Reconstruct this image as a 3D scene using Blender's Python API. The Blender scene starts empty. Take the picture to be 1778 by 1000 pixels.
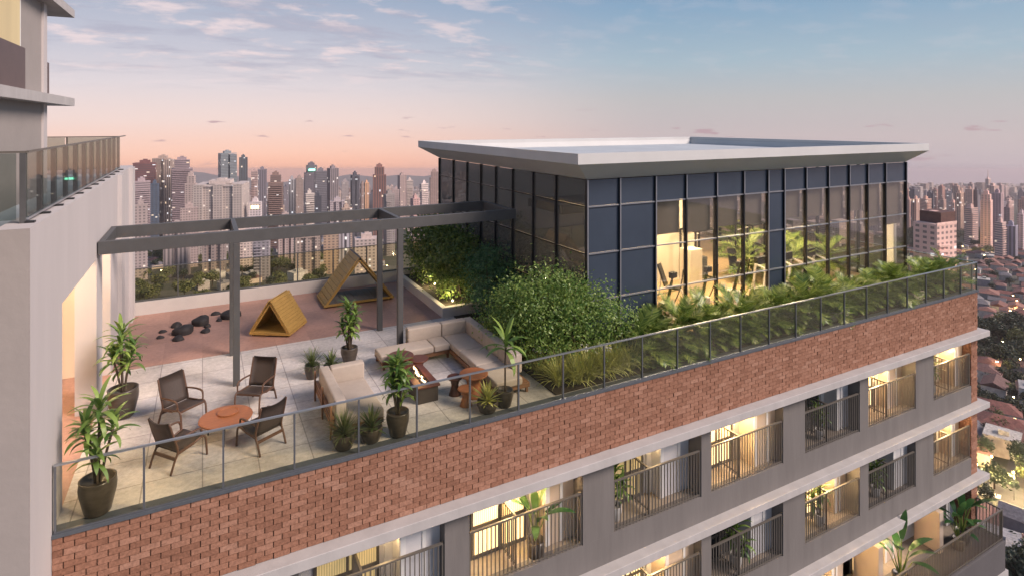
import bpy, math, random
from mathutils import Vector, Matrix
R = random.Random(7)
S = bpy.context.scene
COL = S.collection
rad = math.radians
F, CX, HY, H = 1012.0, 889.0, 214.0, 6.8      # focal length and horizon of the photograph (1778 px wide), eye height over the deck
YAW = rad(62.03)
FW = (math.cos(YAW), math.sin(YAW)); RT = (math.sin(YAW), -math.cos(YAW))
def at(px, Z, z=0.0):
    t = (px - CX) / F
    return Vector((FW[0]*Z + RT[0]*t*Z, FW[1]*Z + RT[1]*t*Z, z))
def onY(px, Y):
    t = (px - CX) / F
    return (FW[0] + RT[0]*t) * Y / (FW[1] + RT[1]*t)
def onX(px, X):
    t = (px - CX) / F
    return (FW[1] + RT[1]*t) * X / (FW[0] + RT[0]*t)
def gz(x, y):                                   # the land falls away from the tower
    return -93.0 - 0.1028 * (FW[0]*x + FW[1]*y)
def lin(c):
    return tuple((v/255/12.92 if v <= 10 else ((v/255+.055)/1.055)**2.4) for v in c)

# ------------------------------------------------------------------ materials
def new_mat(name):
    m = bpy.data.materials.new(name); m.use_nodes = True
    return m, m.node_tree.nodes, m.node_tree.links, m.node_tree.nodes['Principled BSDF']
def node(N, kind, **kw):
    n = N.new(kind)
    for k, v in kw.items(): setattr(n, k, v)
    return n
def M(name, col, rough=.6, metal=0., var=.12, scale=4., bump=0., spec=.4, stretch=None, coat=0.):
    m, N, L, b = new_mat(name)
    tc = node(N, 'ShaderNodeTexCoord'); src = tc.outputs['Object']
    if stretch:
        mp = node(N, 'ShaderNodeMapping'); mp.inputs['Scale'].default_value = stretch
        L.new(src, mp.inputs[0]); src = mp.outputs[0]
    nz = node(N, 'ShaderNodeTexNoise'); nz.inputs['Scale'].default_value = scale; nz.inputs['Detail'].default_value = 6
    nz.inputs['Roughness'].default_value = .65
    L.new(src, nz.inputs['Vector'])
    rp = node(N, 'ShaderNodeValToRGB')
    e = rp.color_ramp.elements
    e[0].position, e[1].position = .3, .7
    e[0].color = (*[c*(1-var) for c in col], 1); e[1].color = (*[min(1, c*(1+var)) for c in col], 1)
    L.new(nz.outputs[0], rp.inputs[0]); L.new(rp.outputs[0], b.inputs['Base Color'])
    b.inputs['Roughness'].default_value = rough; b.inputs['Metallic'].default_value = metal
    b.inputs['Specular IOR Level'].default_value = spec
    if coat: b.inputs['Coat Weight'].default_value = coat
    if bump:
        bp = node(N, 'ShaderNodeBump'); bp.inputs['Strength'].default_value = bump; bp.inputs['Distance'].default_value = .02
        n2 = node(N, 'ShaderNodeTexNoise'); n2.inputs['Scale'].default_value = scale*8; n2.inputs['Detail'].default_value = 4
        L.new(src, n2.inputs['Vector']); L.new(n2.outputs[0], bp.inputs['Height']); L.new(bp.outputs[0], b.inputs['Normal'])
    return m
def leafmat(name, c0, c1, rough=.45, trans=.25):
    m, N, L, b = new_mat(name)
    g = node(N, 'ShaderNodeNewGeometry')
    rp = node(N, 'ShaderNodeValToRGB'); e = rp.color_ramp.elements
    e[0].color = (*c0, 1); e[1].color = (*c1, 1)
    L.new(g.outputs['Random Per Island'], rp.inputs[0]); L.new(rp.outputs[0], b.inputs['Base Color'])
    b.inputs['Roughness'].default_value = rough
    tr = node(N, 'ShaderNodeBsdfTranslucent'); L.new(rp.outputs[0], tr.inputs[0])
    mx = node(N, 'ShaderNodeMixShader'); mx.inputs[0].default_value = trans
    L.new(b.outputs[0], mx.inputs[1]); L.new(tr.outputs[0], mx.inputs[2])
    L.new(mx.outputs[0], N['Material Output'].inputs[0])
    return m
def glassmat(name, tint, refl=.06, rough=.02, rtint=(1, 1, 1), k=.7, dif=None):
    m, N, L, b = new_mat(name); N.remove(b)
    t = node(N, 'ShaderNodeBsdfTransparent'); t.inputs[0].default_value = (*tint, 1)
    g = node(N, 'ShaderNodeBsdfGlossy'); g.inputs['Roughness'].default_value = rough; g.inputs[0].default_value = (*rtint, 1)
    lw = node(N, 'ShaderNodeFresnel'); lw.inputs[0].default_value = 1.45
    mu = node(N, 'ShaderNodeMath', operation='MULTIPLY_ADD'); L.new(lw.outputs[0], mu.inputs[0])
    mu.inputs[1].default_value = k; mu.inputs[2].default_value = refl - .03*k; mu.use_clamp = True
    mx = node(N, 'ShaderNodeMixShader'); L.new(mu.outputs[0], mx.inputs[0])
    src = t.outputs[0]
    if dif:
        df = node(N, 'ShaderNodeBsdfDiffuse'); df.inputs[0].default_value = (*dif, 1)
        m2 = node(N, 'ShaderNodeMixShader'); m2.inputs[0].default_value = .35; L.new(src, m2.inputs[1]); L.new(df.outputs[0], m2.inputs[2]); src = m2.outputs[0]
    L.new(src, mx.inputs[1]); L.new(g.outputs[0], mx.inputs[2]); L.new(mx.outputs[0], N['Material Output'].inputs[0])
    return m
def emit(name, col, s):
    m, N, L, b = new_mat(name)
    b.inputs['Base Color'].default_value = (*col, 1); b.inputs['Emission Color'].default_value = (*col, 1); b.inputs['Emission Strength'].default_value = s
    return m
def curtainmat(name, c0, c1, s, freq=16.):      # a lit window with drawn curtains behind the pane
    m, N, L, b = new_mat(name)
    tc = node(N, 'ShaderNodeTexCoord')
    w = node(N, 'ShaderNodeTexWave', bands_direction='X'); w.inputs['Scale'].default_value = freq/6; w.inputs['Distortion'].default_value = 1.2
    w.inputs['Detail'].default_value = 2; w.inputs['Detail Scale'].default_value = .6
    mp = node(N, 'ShaderNodeMapping'); mp.inputs['Scale'].default_value = (2.2, 1, .12)
    L.new(tc.outputs['Object'], mp.inputs[0]); L.new(mp.outputs[0], w.inputs['Vector'])
    rp = node(N, 'ShaderNodeValToRGB'); e = rp.color_ramp.elements; e[0].color = (*c0, 1); e[1].color = (*c1, 1)
    L.new(w.outputs[0], rp.inputs[0]); L.new(rp.outputs[0], b.inputs['Base Color']); L.new(rp.outputs[0], b.inputs['Emission Color'])
    b.inputs['Emission Strength'].default_value = s; b.inputs['Roughness'].default_value = .35
    return m

def pavermat(name, c, jc, size, jw, off=0., speck=.12, vz=False):
    m, N, L, b = new_mat(name)
    tc = node(N, 'ShaderNodeTexCoord')
    br = node(N, 'ShaderNodeTexBrick'); br.offset = off; br.squash = 1
    br.inputs['Scale'].default_value = 1; br.inputs['Mortar Size'].default_value = jw; br.inputs['Mortar Smooth'].default_value = .1
    br.inputs['Brick Width'].default_value = size[0]; br.inputs['Row Height'].default_value = size[1]
    br.inputs['Bias'].default_value = 0
    br.inputs['Color1'].default_value = (*[v*.9 for v in c], 1); br.inputs['Color2'].default_value = (*[v*1.08 for v in c], 1); br.inputs['Mortar'].default_value = (*jc, 1)
    L.new(tc.outputs['Object'], br.inputs['Vector'])
    n1 = node(N, 'ShaderNodeTexNoise'); n1.inputs['Scale'].default_value = 9; n1.inputs['Detail'].default_value = 8; n1.inputs['Roughness'].default_value = .75
    L.new(tc.outputs['Object'], n1.inputs['Vector'])
    n2 = node(N, 'ShaderNodeTexNoise'); n2.inputs['Scale'].default_value = .55; n2.inputs['Detail'].default_value = 3
    L.new(tc.outputs['Object'], n2.inputs['Vector'])
    ad = node(N, 'ShaderNodeMath', operation='MULTIPLY_ADD'); L.new(n2.outputs[0], ad.inputs[0]); ad.inputs[1].default_value = 1.0; L.new(n1.outputs[0], ad.inputs[2])
    rp = node(N, 'ShaderNodeMapRange'); rp.inputs['From Min'].default_value = .72; rp.inputs['From Max'].default_value = 1.28
    rp.inputs['To Min'].default_value = 1-speck*1.6; rp.inputs['To Max'].default_value = 1+speck
    L.new(ad.outputs[0], rp.inputs[0])
    mx = node(N, 'ShaderNodeVectorMath', operation='SCALE'); L.new(br.outputs[0], mx.inputs[0]); L.new(rp.outputs[0], mx.inputs['Scale'])
    L.new(mx.outputs[0], b.inputs['Base Color'])
    b.inputs['Roughness'].default_value = .62
    rr = node(N, 'ShaderNodeMapRange'); rr.inputs['To Min'].default_value = .45; rr.inputs['To Max'].default_value = .8
    L.new(n2.outputs[0], rr.inputs[0]); L.new(rr.outputs[0], b.inputs['Roughness'])
    bp = node(N, 'ShaderNodeBump'); bp.inputs['Strength'].default_value = .25; bp.inputs['Distance'].default_value = .01
    L.new(n1.outputs[0], bp.inputs['Height']); L.new(bp.outputs[0], b.inputs['Normal'])
    return m

def brickmat(name):
    m, N, L, b = new_mat(name)
    g = node(N, 'ShaderNodeNewGeometry'); tc = node(N, 'ShaderNodeTexCoord')
    rp = node(N, 'ShaderNodeValToRGB'); cr = rp.color_ramp; cr.interpolation = 'LINEAR'
    cr.elements[0].color = (.215, .105, .069, 1); cr.elements[1].color = (.325, .18, .127, 1)
    for p, c in ((.2, (.245, .121, .079)), (.6, (.272, .139, .093)), (.85, (.30, .157, .107))):
        e = cr.elements.new(p); e.color = (*c, 1)
    L.new(g.outputs['Random Per Island'], rp.inputs[0])
    nz = node(N, 'ShaderNodeTexNoise'); nz.inputs['Scale'].default_value = 22; nz.inputs['Detail'].default_value = 6; nz.inputs['Roughness'].default_value = .7
    L.new(tc.outputs['Object'], nz.inputs['Vector'])
    mr = node(N, 'ShaderNodeMapRange'); mr.inputs['From Min'].default_value = .3; mr.inputs['From Max'].default_value = .7; mr.inputs['To Min'].default_value = .68; mr.inputs['To Max'].default_value = 1.3
    L.new(nz.outputs[0], mr.inputs[0])
    sc = node(N, 'ShaderNodeVectorMath', operation='SCALE'); L.new(rp.outputs[0], sc.inputs[0]); L.new(mr.outputs[0], sc.inputs['Scale'])
    L.new(sc.outputs[0], b.inputs['Base Color']); b.inputs['Roughness'].default_value = .85; b.inputs['Specular IOR Level'].default_value = .2
    bp = node(N, 'ShaderNodeBump'); bp.inputs['Strength'].default_value = .5; bp.inputs['Distance'].default_value = .012
    L.new(nz.outputs[0], bp.inputs['Height']); L.new(bp.outputs[0], b.inputs['Normal'])
    return m

MT = {}
MT['brick'] = brickmat('brick')
MT['mortar'] = M('mortar', (.10, .066, .052), .9, scale=12)
MT['coping'] = M('coping', (.075, .085, .1), .55, scale=10, bump=.2)
MT['slab'] = M('slab_stone', (.40, .38, .372), .7, scale=1.5, var=.1, bump=.1, stretch=(1.4,1.4,.5))
MT['stucco'] = M('grey_stucco', (.15, .138, .132), .8, scale=1.3, var=.13, bump=.15, stretch=(1.6,1.6,.22))
MT['stucco_dark'] = M('dark_stucco', (.095, .088, .092), .8, scale=.9, var=.07, bump=.15)
MT['inner'] = M('balcony_wall', (.6, .59, .6), .75, scale=2, var=.05)
MT['inner_floor'] = M('balcony_floor', (.3, .25, .2), .5, scale=5, var=.15)
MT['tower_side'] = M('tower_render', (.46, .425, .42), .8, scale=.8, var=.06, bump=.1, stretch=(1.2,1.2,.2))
MT['tower_front'] = M('tower_render_grey_shade', (.30, .27, .255), .85, scale=.7, var=.06, bump=.3)  # grey render, with the shade of the front wall put into its colour
MT['white'] = M('white_paint', (.72, .71, .69), .6, scale=1, var=.05)
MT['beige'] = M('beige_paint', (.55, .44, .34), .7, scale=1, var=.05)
MT['brown_panel'] = M('brown_panel', (.085, .05, .045), .45, scale=3, var=.12)
MT['deck'] = pavermat('stone_pavers', (.50, .465, .445), (.27, .245, .24), (1.0, 1.0), .012, speck=.26)
MT['pink'] = pavermat('pink_rubber', (.355, .205, .16), (.31, .175, .138), (1.0, 1.0), .006, speck=.2)
MT['roofmetal'] = M('roof_coping_metal', (.52, .52, .515), .55, scale=.6, var=.06, spec=.3)
MT['rooftop'] = M('roof_membrane', (.42, .45, .47), .7, scale=.8, var=.1)
MT['steel'] = M('graphite_steel', (.075, .075, .076), .5, scale=3, var=.1, spec=.4)
MT['rail'] = M('rail_metal', (.17, .18, .2), .35, metal=.6, scale=3, var=.08)
MT['raillight'] = M('rail_metal_light', (.45, .47, .5), .3, metal=.8, scale=3, var=.05)
MT['balrail'] = M('balcony_rail_metal', (.11, .098, .085), .45, scale=6, var=.1)
MT['mull'] = M('mullion_metal', (.012, .013, .016), .4, scale=6, var=.1)
MT['transom'] = M('transom_metal', (.25, .26, .29), .35, metal=.5, scale=6, var=.1)
MT['spandrel'] = M('spandrel_blue', (.036, .05, .074), .22, scale=.4, var=.12, spec=.5)
MT['glass_rail'] = glassmat('railing_glass', (.985, .975, .89), .022, k=.26)
MT['glass_far'] = glassmat('rear_railing_glass', (.965, .94, .80), .012, k=.2)
MT['glass_tower'] = glassmat('tower_railing_glass', (.70, .74, .72), .03, k=.25)
MT['glass_vision'] = glassmat('vision_glass', (.92, .9, .86), .018, k=.25)
MT['glass_dark'] = glassmat('dark_glass', (.42, .42, .4), .10, rtint=(.75, .77, .8), dif=(.26, .265, .26))
MT['blind'] = M('roller_blind', (.16, .145, .13), .8, scale=30, var=.05)
MT['gymfloor'] = M('gym_floor', (.42, .3, .17), .45, scale=6, var=.08)
MT['gymwall'] = M('gym_wall', (.62, .56, .47), .6, scale=2, var=.04)
MT['black'] = M('black_plastic', (.02, .02, .022), .4, scale=9, var=.1)
MT['machine'] = M('machine_white', (.55, .53, .5), .4, scale=5, var=.06)
MT['wood_red'] = M('wood_red', (.29, .11, .045), .4, scale=5, var=.22, stretch=(1, 8, 1))
MT['wood_yellow'] = M('wood_yellow', (.36, .215, .06), .55, scale=4, var=.22, stretch=(1, 7, 7), bump=.1)
MT['wood_dark'] = M('wood_dark', (.095, .05, .032), .45, scale=5, var=.2, stretch=(5, 1, 1))
MT['wood_sofa'] = M('wood_sofa', (.2, .1, .05), .5, scale=5, var=.2, stretch=(1, 6, 6))
MT['chair_mesh'] = M('chair_sling', (.05, .036, .03), .65, scale=60, var=.25)
MT['cushion'] = M('cushion_fabric', (.40, .34, .29), .95, scale=6, var=.06, bump=.15, spec=.1)
MT['firepit'] = M('firepit_stone', (.045, .035, .03), .5, scale=6, var=.2)
MT['flame'] = emit('flame', (1, .68, .36), 2.4)
MT['wicker'] = M('brown_table', (.1, .035, .022), .4, scale=8, var=.2)
MT['pot'] = M('pot_ceramic', (.06, .048, .038), .4, scale=5, var=.3, coat=.2, stretch=(1, 1, 2.5))
MT['pot_white'] = M('pot_white', (.55, .53, .5), .5, scale=5, var=.1)
MT['soil'] = M('soil', (.035, .026, .018), .95, scale=14, var=.4, bump=.4)
MT['rock'] = M('play_rock', (.022, .019, .02), .7, scale=6, var=.3, bump=.5)
MT['bark'] = M('bark', (.075, .055, .038), .9, scale=10, var=.35, bump=.5)
MT['planterwall'] = M('planter_wall', (.5, .46, .43), .75, scale=1.5, var=.06, bump=.1)
MT['leaf_drac'] = leafmat('dracaena_leaf', (.05, .12, .022), (.24, .34, .075))
MT['leaf_yucca'] = leafmat('yucca_leaf', (.07, .105, .035), (.16, .19, .07), .5)
MT['leaf_phil'] = leafmat('philodendron_leaf', (.065, .145, .03), (.36, .43, .11), .35, .35)
MT['leaf_bush'] = leafmat('bush_leaf', (.06, .15, .028), (.30, .40, .10), .4, .38)
MT['leaf_hedge'] = leafmat('hedge_leaf', (.05, .11, .02), (.24, .29, .07), .4, .35)
MT['leaf_dark'] = leafmat('dark_shrub_leaf', (.03, .105, .045), (.12, .23, .09), .4, .35)
MT['leaf_grass'] = leafmat('grass_blade', (.3, .33, .07), (.6, .58, .2), .5)
MT['leaf_banana'] = leafmat('banana_leaf', (.02, .07, .022), (.06, .14, .04), .3)
MT['flower'] = M('white_flower', (.6, .58, .56), .7)
MT['win_warm'] = curtainmat('lit_window', (.8, .5, .2), (1, .8, .42), 1.15)
MT['win_dim'] = curtainmat('dim_window', (.3, .22, .1), (.5, .38, .18), .5)
MT['win_dark'] = M('dark_window', (.02, .024, .03), .12, scale=1, var=.2, spec=.6)
MT['lampglow'] = emit('ceiling_lamp', (1, .78, .45), 7.)

# ------------------------------------------------------------------ mesh collecting
class MB:
    def __init__(s): s.v = []; s.f = []
    def add(s, vs, fs):
        o = len(s.v); s.v += [tuple(v) for v in vs]; s.f += [tuple(i+o for i in f) for f in fs]; return s
    def box(s, x0, y0, z0, x1, y1, z1):
        return s.add([(x0,y0,z0),(x1,y0,z0),(x1,y1,z0),(x0,y1,z0),(x0,y0,z1),(x1,y0,z1),(x1,y1,z1),(x0,y1,z1)],
              [(0,3,2,1),(4,5,6,7),(0,1,5,4),(1,2,6,5),(2,3,7,6),(3,0,4,7)])
    def bar(s, p, q, w, h=None, up=(0,0,1)):
        h = h or w; p = Vector(p); q = Vector(q); d = (q-p).normalized(); u = Vector(up)
        if abs(d.dot(u)) > .98: u = Vector((1,0,0))
        a = d.cross(u).normalized()*w/2; b = a.cross(d).normalized()*h/2
        return s.add([p-a-b,p+a-b,p+a+b,p-a+b,q-a-b,q+a-b,q+a+b,q-a+b],
              [(0,1,2,3),(7,6,5,4),(0,4,5,1),(1,5,6,2),(2,6,7,3),(3,7,4,0)])
    def tube(s, path, radii, n=8, cap=True):
        path = [Vector(p) for p in path]
        if not hasattr(radii, '__len__'): radii = [radii]*len(path)
        o = len(s.v); a = None
        for i, p in enumerate(path):
            d = (path[min(i+1, len(path)-1)] - path[max(i-1, 0)]).normalized()
            if a is None:
                a = d.cross(Vector((0,0,1)))
                if a.length < .05: a = d.cross(Vector((1,0,0)))
            a = (a - d*a.dot(d)).normalized(); b = d.cross(a)
            for k in range(n):
                t = 2*math.pi*k/n; s.v.append(tuple(p + (a*math.cos(t)+b*math.sin(t))*radii[i]))
        for i in range(len(path)-1):
            for k in range(n):
                s.f.append((o+i*n+k, o+i*n+(k+1)%n, o+(i+1)*n+(k+1)%n, o+(i+1)*n+k))
        if cap:
            s.f.append(tuple(o+k for k in range(n))[::-1]); s.f.append(tuple(o+(len(path)-1)*n+k for k in range(n)))
        return s
    def lathe(s, prof, n=20, c=(0,0,0)):
        o = len(s.v)
        for r, z in prof:
            for k in range(n):
                t = 2*math.pi*k/n; s.v.append((c[0]+r*math.cos(t), c[1]+r*math.sin(t), c[2]+z))
        for i in range(len(prof)-1):
            for k in range(n):
                s.f.append((o+i*n+k, o+i*n+(k+1)%n, o+(i+1)*n+(k+1)%n, o+(i+1)*n+k))
        s.f.append(tuple(o+k for k in range(n))[::-1]); s.f.append(tuple(o+(len(prof)-1)*n+k for k in range(n)))
        return s
    def prism(s, poly, a):       # poly: list of 3-D points, a: offset vector to the other side
        n = len(poly); P = [Vector(p) for p in poly]; Q = [p+Vector(a) for p in P]
        return s.add(P+Q, [tuple(range(n))[::-1], tuple(range(n, 2*n))] + [(i, (i+1)%n, n+(i+1)%n, n+i) for i in range(n)])
    def blade(s, base, az, length, width, elev, droop, segs=5, rnd=0., tip=.05, prof=.75):
        p = Vector(base); e = elev; o = len(s.v); d2 = Vector((-math.sin(az), math.cos(az), 0))
        for i in range(segs+1):
            t = i/segs
            w = width*.5*(max(tip, math.sin(math.pi*min(1, (t*prof+ (1-prof)))))**.8 if t < 1 else tip*.3)
            s.v.append(tuple(p - d2*w)); s.v.append(tuple(p + d2*w))
            d = Vector((math.cos(az)*math.cos(e), math.sin(az)*math.cos(e), math.sin(e)))
            p = p + d*(length/segs); e -= droop/segs
        for i in range(segs):
            s.f.append((o+2*i, o+2*i+1, o+2*i+3, o+2*i+2))
        return s
    def leaf(s, c, n, u, l, w):     # diamond leaf
        c = Vector(c); v = n.cross(u)
        return s.add([c - u*l*.5, c + v*w*.5 + n*w*.12, c + u*l*.5, c - v*w*.5 + n*w*.12], [(0,1,2),(0,2,3)])
    def mesh(s, name, mat, smooth=False):
        m = bpy.data.meshes.new(name); m.from_pydata(s.v, [], s.f)
        m.materials.append(mat)
        if smooth: m.polygons.foreach_set('use_smooth', [True]*len(m.polygons))
        m.update(); return m
    def build(s, name, mat, parent=None, world=True, smooth=False, bevel=0.):
        o = bpy.data.objects.new(name, s.mesh(name, mat, smooth)); COL.objects.link(o)
        if parent is not None:
            o.parent = parent
            if world: o.location = -world_loc(parent)
        if bevel:
            b = o.modifiers.new('edge', 'BEVEL'); b.width = bevel; b.segments = 2; b.limit_method = 'ANGLE'
        return o
def world_loc(o):
    l = Vector((0,0,0))
    while o is not None: l += Vector(o.location); o = o.parent
    return l
def thing(name, label, cat, loc=(0,0,0), rot=0., group=None, scale=1.):
    o = bpy.data.objects.new(name, None); COL.objects.link(o); o.location = loc; o.rotation_euler = (0,0,rot)
    o.scale = (scale,)*3; o['label'] = label; o['category'] = cat
    if group: o['group'] = group
    return o
def tag(o, label=None, cat=None, group=None, kind=None):
    for k, v in (('label',label),('category',cat),('group',group),('kind',kind)):
        if v: o[k] = v
    return o
def copy_tree(o, parent=None):
    c = o.copy(); COL.objects.link(c)
    if parent is not None: c.parent = parent
    for ch in list(o.children): copy_tree(ch, c)
    return c
def dup(o, loc, rot=0., label=None, group=None, scale=1.):
    c = copy_tree(o); c.location = loc; c.rotation_euler = (0,0,rot); c.scale = (scale,)*3 if not hasattr(scale,'__len__') else scale
    if label: c['label'] = label
    if group: c['group'] = group
    return c

# ------------------------------------------------------------------ camera, light, sky
cam = bpy.data.cameras.new('camera'); cam.sensor_width = 36; cam.lens = 36*F/1778; cam.shift_y = -(500-HY)/1778; cam.clip_end = 40000; cam.clip_start = .1
co = bpy.data.objects.new('camera', cam); COL.objects.link(co); co.location = (0,0,H); co.rotation_euler = (rad(90), 0, YAW-rad(90))
S.camera = co
S.view_settings.view_transform = 'Standard'; S.view_settings.look = 'None'; S.view_settings.exposure = 0.7; S.view_settings.gamma = 1
SUN_DIR = Vector((.58, -.60, .62)).normalized()
sl = bpy.data.lights.new('sun', 'SUN'); sl.energy = 3.4; sl.angle = rad(24); sl.color = (1, .83, .74)
so = bpy.data.objects.new('sun', sl); COL.objects.link(so); so.rotation_euler = SUN_DIR.to_track_quat('Z', 'Y').to_euler()
def make_world():
    w = bpy.data.worlds.new('World'); S.world = w; w.use_nodes = True
    N = w.node_tree.nodes; L = w.node_tree.links
    bg = N['Background']
    tc = node(N, 'ShaderNodeTexCoord'); D = tc.outputs['Generated']
    sp = node(N, 'ShaderNodeSeparateXYZ'); L.new(D, sp.inputs[0])
    def mr(src, a, b, c=0., d=1., smooth=False):
        n = node(N, 'ShaderNodeMapRange'); n.clamp = True
        if smooth: n.interpolation_type = 'SMOOTHSTEP'
        for k, v in zip(('From Min','From Max','To Min','To Max'), (a,b,c,d)): n.inputs[k].default_value = v
        L.new(src, n.inputs[0]); return n.outputs[0]
    def math_(op, a, b):
        n = node(N, 'ShaderNodeMath', operation=op)
        for i, x in enumerate((a, b)):
            if isinstance(x, (int, float)): n.inputs[i].default_value = x
            else: L.new(x, n.inputs[i])
        return n.outputs[0]
    lo, hi = -.12, .6
    pos = mr(sp.outputs['Z'], lo, hi)
    def ramp(stops):
        r = node(N, 'ShaderNodeValToRGB'); cr = r.color_ramp
        st = [((p-lo)/(hi-lo), c) for p, c in stops]
        cr.elements[0].position, cr.elements[0].color = st[0][0], (*lin(st[0][1]),1)
        cr.elements[1].position, cr.elements[1].color = st[-1][0], (*lin(st[-1][1]),1)
        for p, c in st[1:-1]:
            e = cr.elements.new(p); e.color = (*lin(c),1)
        L.new(pos, r.inputs[0]); return r.outputs[0]
    left = ramp([(-.12,(238,150,112)),(-.078,(255,166,118)),(-.045,(247,188,160)),(.005,(232,203,195)),(.06,(213,201,206)),(.113,(188,186,200)),(.2,(150,163,188)),(.6,(98,128,168))])
    right = ramp([(-.12,(170,156,168)),(-.07,(184,168,176)),(-.02,(192,176,178)),(.04,(180,178,181)),(.1,(152,174,189)),(.2,(108,150,184)),(.6,(70,110,160))])
    dt = node(N, 'ShaderNodeVectorMath', operation='DOT_PRODUCT'); L.new(D, dt.inputs[0])
    a = at(200, 1); a.z = 0; a.normalize(); dt.inputs[1].default_value = a
    azf = mr(dt.outputs['Value'], .64, 1.0, smooth=True)
    def mix(f, c0, c1):
        n = node(N, 'ShaderNodeMix', data_type='RGBA')
        if isinstance(f, (int, float)): n.inputs[0].default_value = f
        else: L.new(f, n.inputs[0])
        for i, c in ((6, c0), (7, c1)):
            if isinstance(c, tuple): n.inputs[i].default_value = (*c, 1)
            else: L.new(c, n.inputs[i])
        return n.outputs[2]
    sky = mix(azf, right, left)
    # clouds lie on a plane far above
    zz = math_('ADD', sp.outputs['Z'], .16)
    cb = node(N, 'ShaderNodeCombineXYZ'); L.new(math_('DIVIDE', sp.outputs['X'], zz), cb.inputs[0]); L.new(math_('DIVIDE', sp.outputs['Y'], zz), cb.inputs[1])
    mp = node(N, 'ShaderNodeMapping'); mp.inputs['Rotation'].default_value = (0,0,rad(35)); mp.inputs['Scale'].default_value = (1.7,2.2,1); mp.inputs['Location'].default_value = (3.3,1.2,0)
    L.new(cb.outputs[0], mp.inputs[0])
    nz = node(N, 'ShaderNodeTexNoise'); nz.inputs['Scale'].default_value = 1.9; nz.inputs['Detail'].default_value = 10; nz.inputs['Roughness'].default_value = .6; nz.inputs['Distortion'].default_value = .15
    L.new(mp.outputs[0], nz.inputs['Vector'])
    cl = mr(nz.outputs[0], .49, .66, 0, .8, True)
    m1 = math_('MULTIPLY', mr(sp.outputs['Z'], .035, .11, smooth=True), mr(dt.outputs['Value'], .74, .93, .12, 1., True))
    sky = mix(math_('MULTIPLY', cl, m1), sky, lin((228,205,206)))
    nzs = node(N, 'ShaderNodeTexNoise'); nzs.inputs['Scale'].default_value = 2.2; nzs.inputs['Detail'].default_value = 8; nzs.inputs['Roughness'].default_value = .6
    mq = node(N, 'ShaderNodeMapping'); mq.inputs['Location'].default_value = (9.3,4.2,0); mq.inputs['Rotation'].default_value = (0,0,rad(35)); mq.inputs['Scale'].default_value = (.8,1.7,1)
    L.new(cb.outputs[0], mq.inputs[0]); L.new(mq.outputs[0], nzs.inputs['Vector'])
    sky = mix(math_('MULTIPLY', mr(nzs.outputs[0], .46, .66, 0, .62, True), m1), sky, lin((162,160,180)))
    # small dark clouds and a mauve bank near the horizon
    mp2 = node(N, 'ShaderNodeMapping'); mp2.inputs['Scale'].default_value = (9,9,60); mp2.inputs['Location'].default_value = (.7,.2,.9)
    L.new(D, mp2.inputs[0])
    n3 = node(N, 'ShaderNodeTexNoise'); n3.inputs['Scale'].default_value = 1.6; n3.inputs['Detail'].default_value = 5
    L.new(mp2.outputs[0], n3.inputs['Vector'])
    band = math_('MULTIPLY', mr(sp.outputs['Z'], -.075, -.045, smooth=True), mr(sp.outputs['Z'], .0, .03, 1, 0, True))
    sky = mix(math_('MULTIPLY', math_('MULTIPLY', mr(n3.outputs[0], .63, .72, 0, .75, True), band), 1.), sky, lin((176,140,150)))
    bank = math_('MULTIPLY', mr(sp.outputs['Z'], -.075, -.05, 1, 0, True), mr(azf, 0, .12, 1, 0))
    sky = mix(math_('MULTIPLY', bank, .85), sky, lin((150,142,160)))
    ns = node(N, 'ShaderNodeTexSky'); ns.sky_type = 'NISHITA'; ns.sun_disc = False
    ns.sun_elevation = math.asin(SUN_DIR.z); ns.sun_rotation = math.atan2(SUN_DIR.x, SUN_DIR.y)
    sc = node(N, 'ShaderNodeVectorMath', operation='SCALE'); L.new(ns.outputs[0], sc.inputs[0]); sc.inputs['Scale'].default_value = .07
    sky = mix(.06, sky, sc.outputs[0])
    hs = node(N, 'ShaderNodeHueSaturation'); hs.inputs['Saturation'].default_value = .84; L.new(sky, hs.inputs['Color']); sky = hs.outputs[0]
    L.new(sky, bg.inputs[0]); bg.inputs[1].default_value = .73
make_world()
# ------------------------------------------------------------------ the apartment block
YF = 12.05; XL, XR = -2.2, 27.88
apt = thing('apartment_building', 'brick and grey apartment block with stacked lit balconies under the roof terrace', 'apartment building', (12.8, 18, gz(12.8, 18)))
def brick_panel(mb, x0, x1, z0, z1, axis='x', const=0., out=-1, bl=.31, bh=.107, seed=1):
    r = random.Random(seed); nrow = max(1, round((z1-z0)/bh)); h = (z1-z0)/nrow
    for i in range(nrow):
        x = x0 - (bl*.5 if i % 2 else 0)
        while x < x1 - .02:
            a, b = max(x, x0)+.006, min(x+bl, x1)-.011
            if b - a > .03:
                d = .036 + r.random()*.014; za = z0+i*h+.004; zb = z0+(i+1)*h-.006
                t = r.uniform(-.006, .006)
                if axis == 'x':
                    y0, y1 = (const-d, const) if out < 0 else (const, const+d)
                    o = len(mb.v); mb.box(a, y0, za, b, y1, zb)
                    for k in (1, 2, 5, 6): v = mb.v[o+k]; mb.v[o+k] = (v[0], v[1]+(t if abs(v[1]-const) > .01 else 0), v[2])
                else:
                    xx0, xx1 = (const-d, const) if out < 0 else (const, const+d)
                    mb.box(xx0, a, za, xx1, b, zb)
            x += bl
br = MB(); brick_panel(br, XL, XR-.02, -1.575, -.064, const=YF+.055)
br.build('brick_band', MT['brick'], apt)
MB().box(XL, YF+.055, -1.58, XR, YF+.3, -.06).build('parapet_core', MT['mortar'], apt)
MB().box(XL, YF-.012, -.06, XR+.05, YF+.3, -.004).build('coping', MT['coping'], apt)
MB().box(XL, YF+1.02, gz(12,18)-3, XR-.1, 26.4, -.14).build('wall', MT['stucco'], apt)
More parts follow.
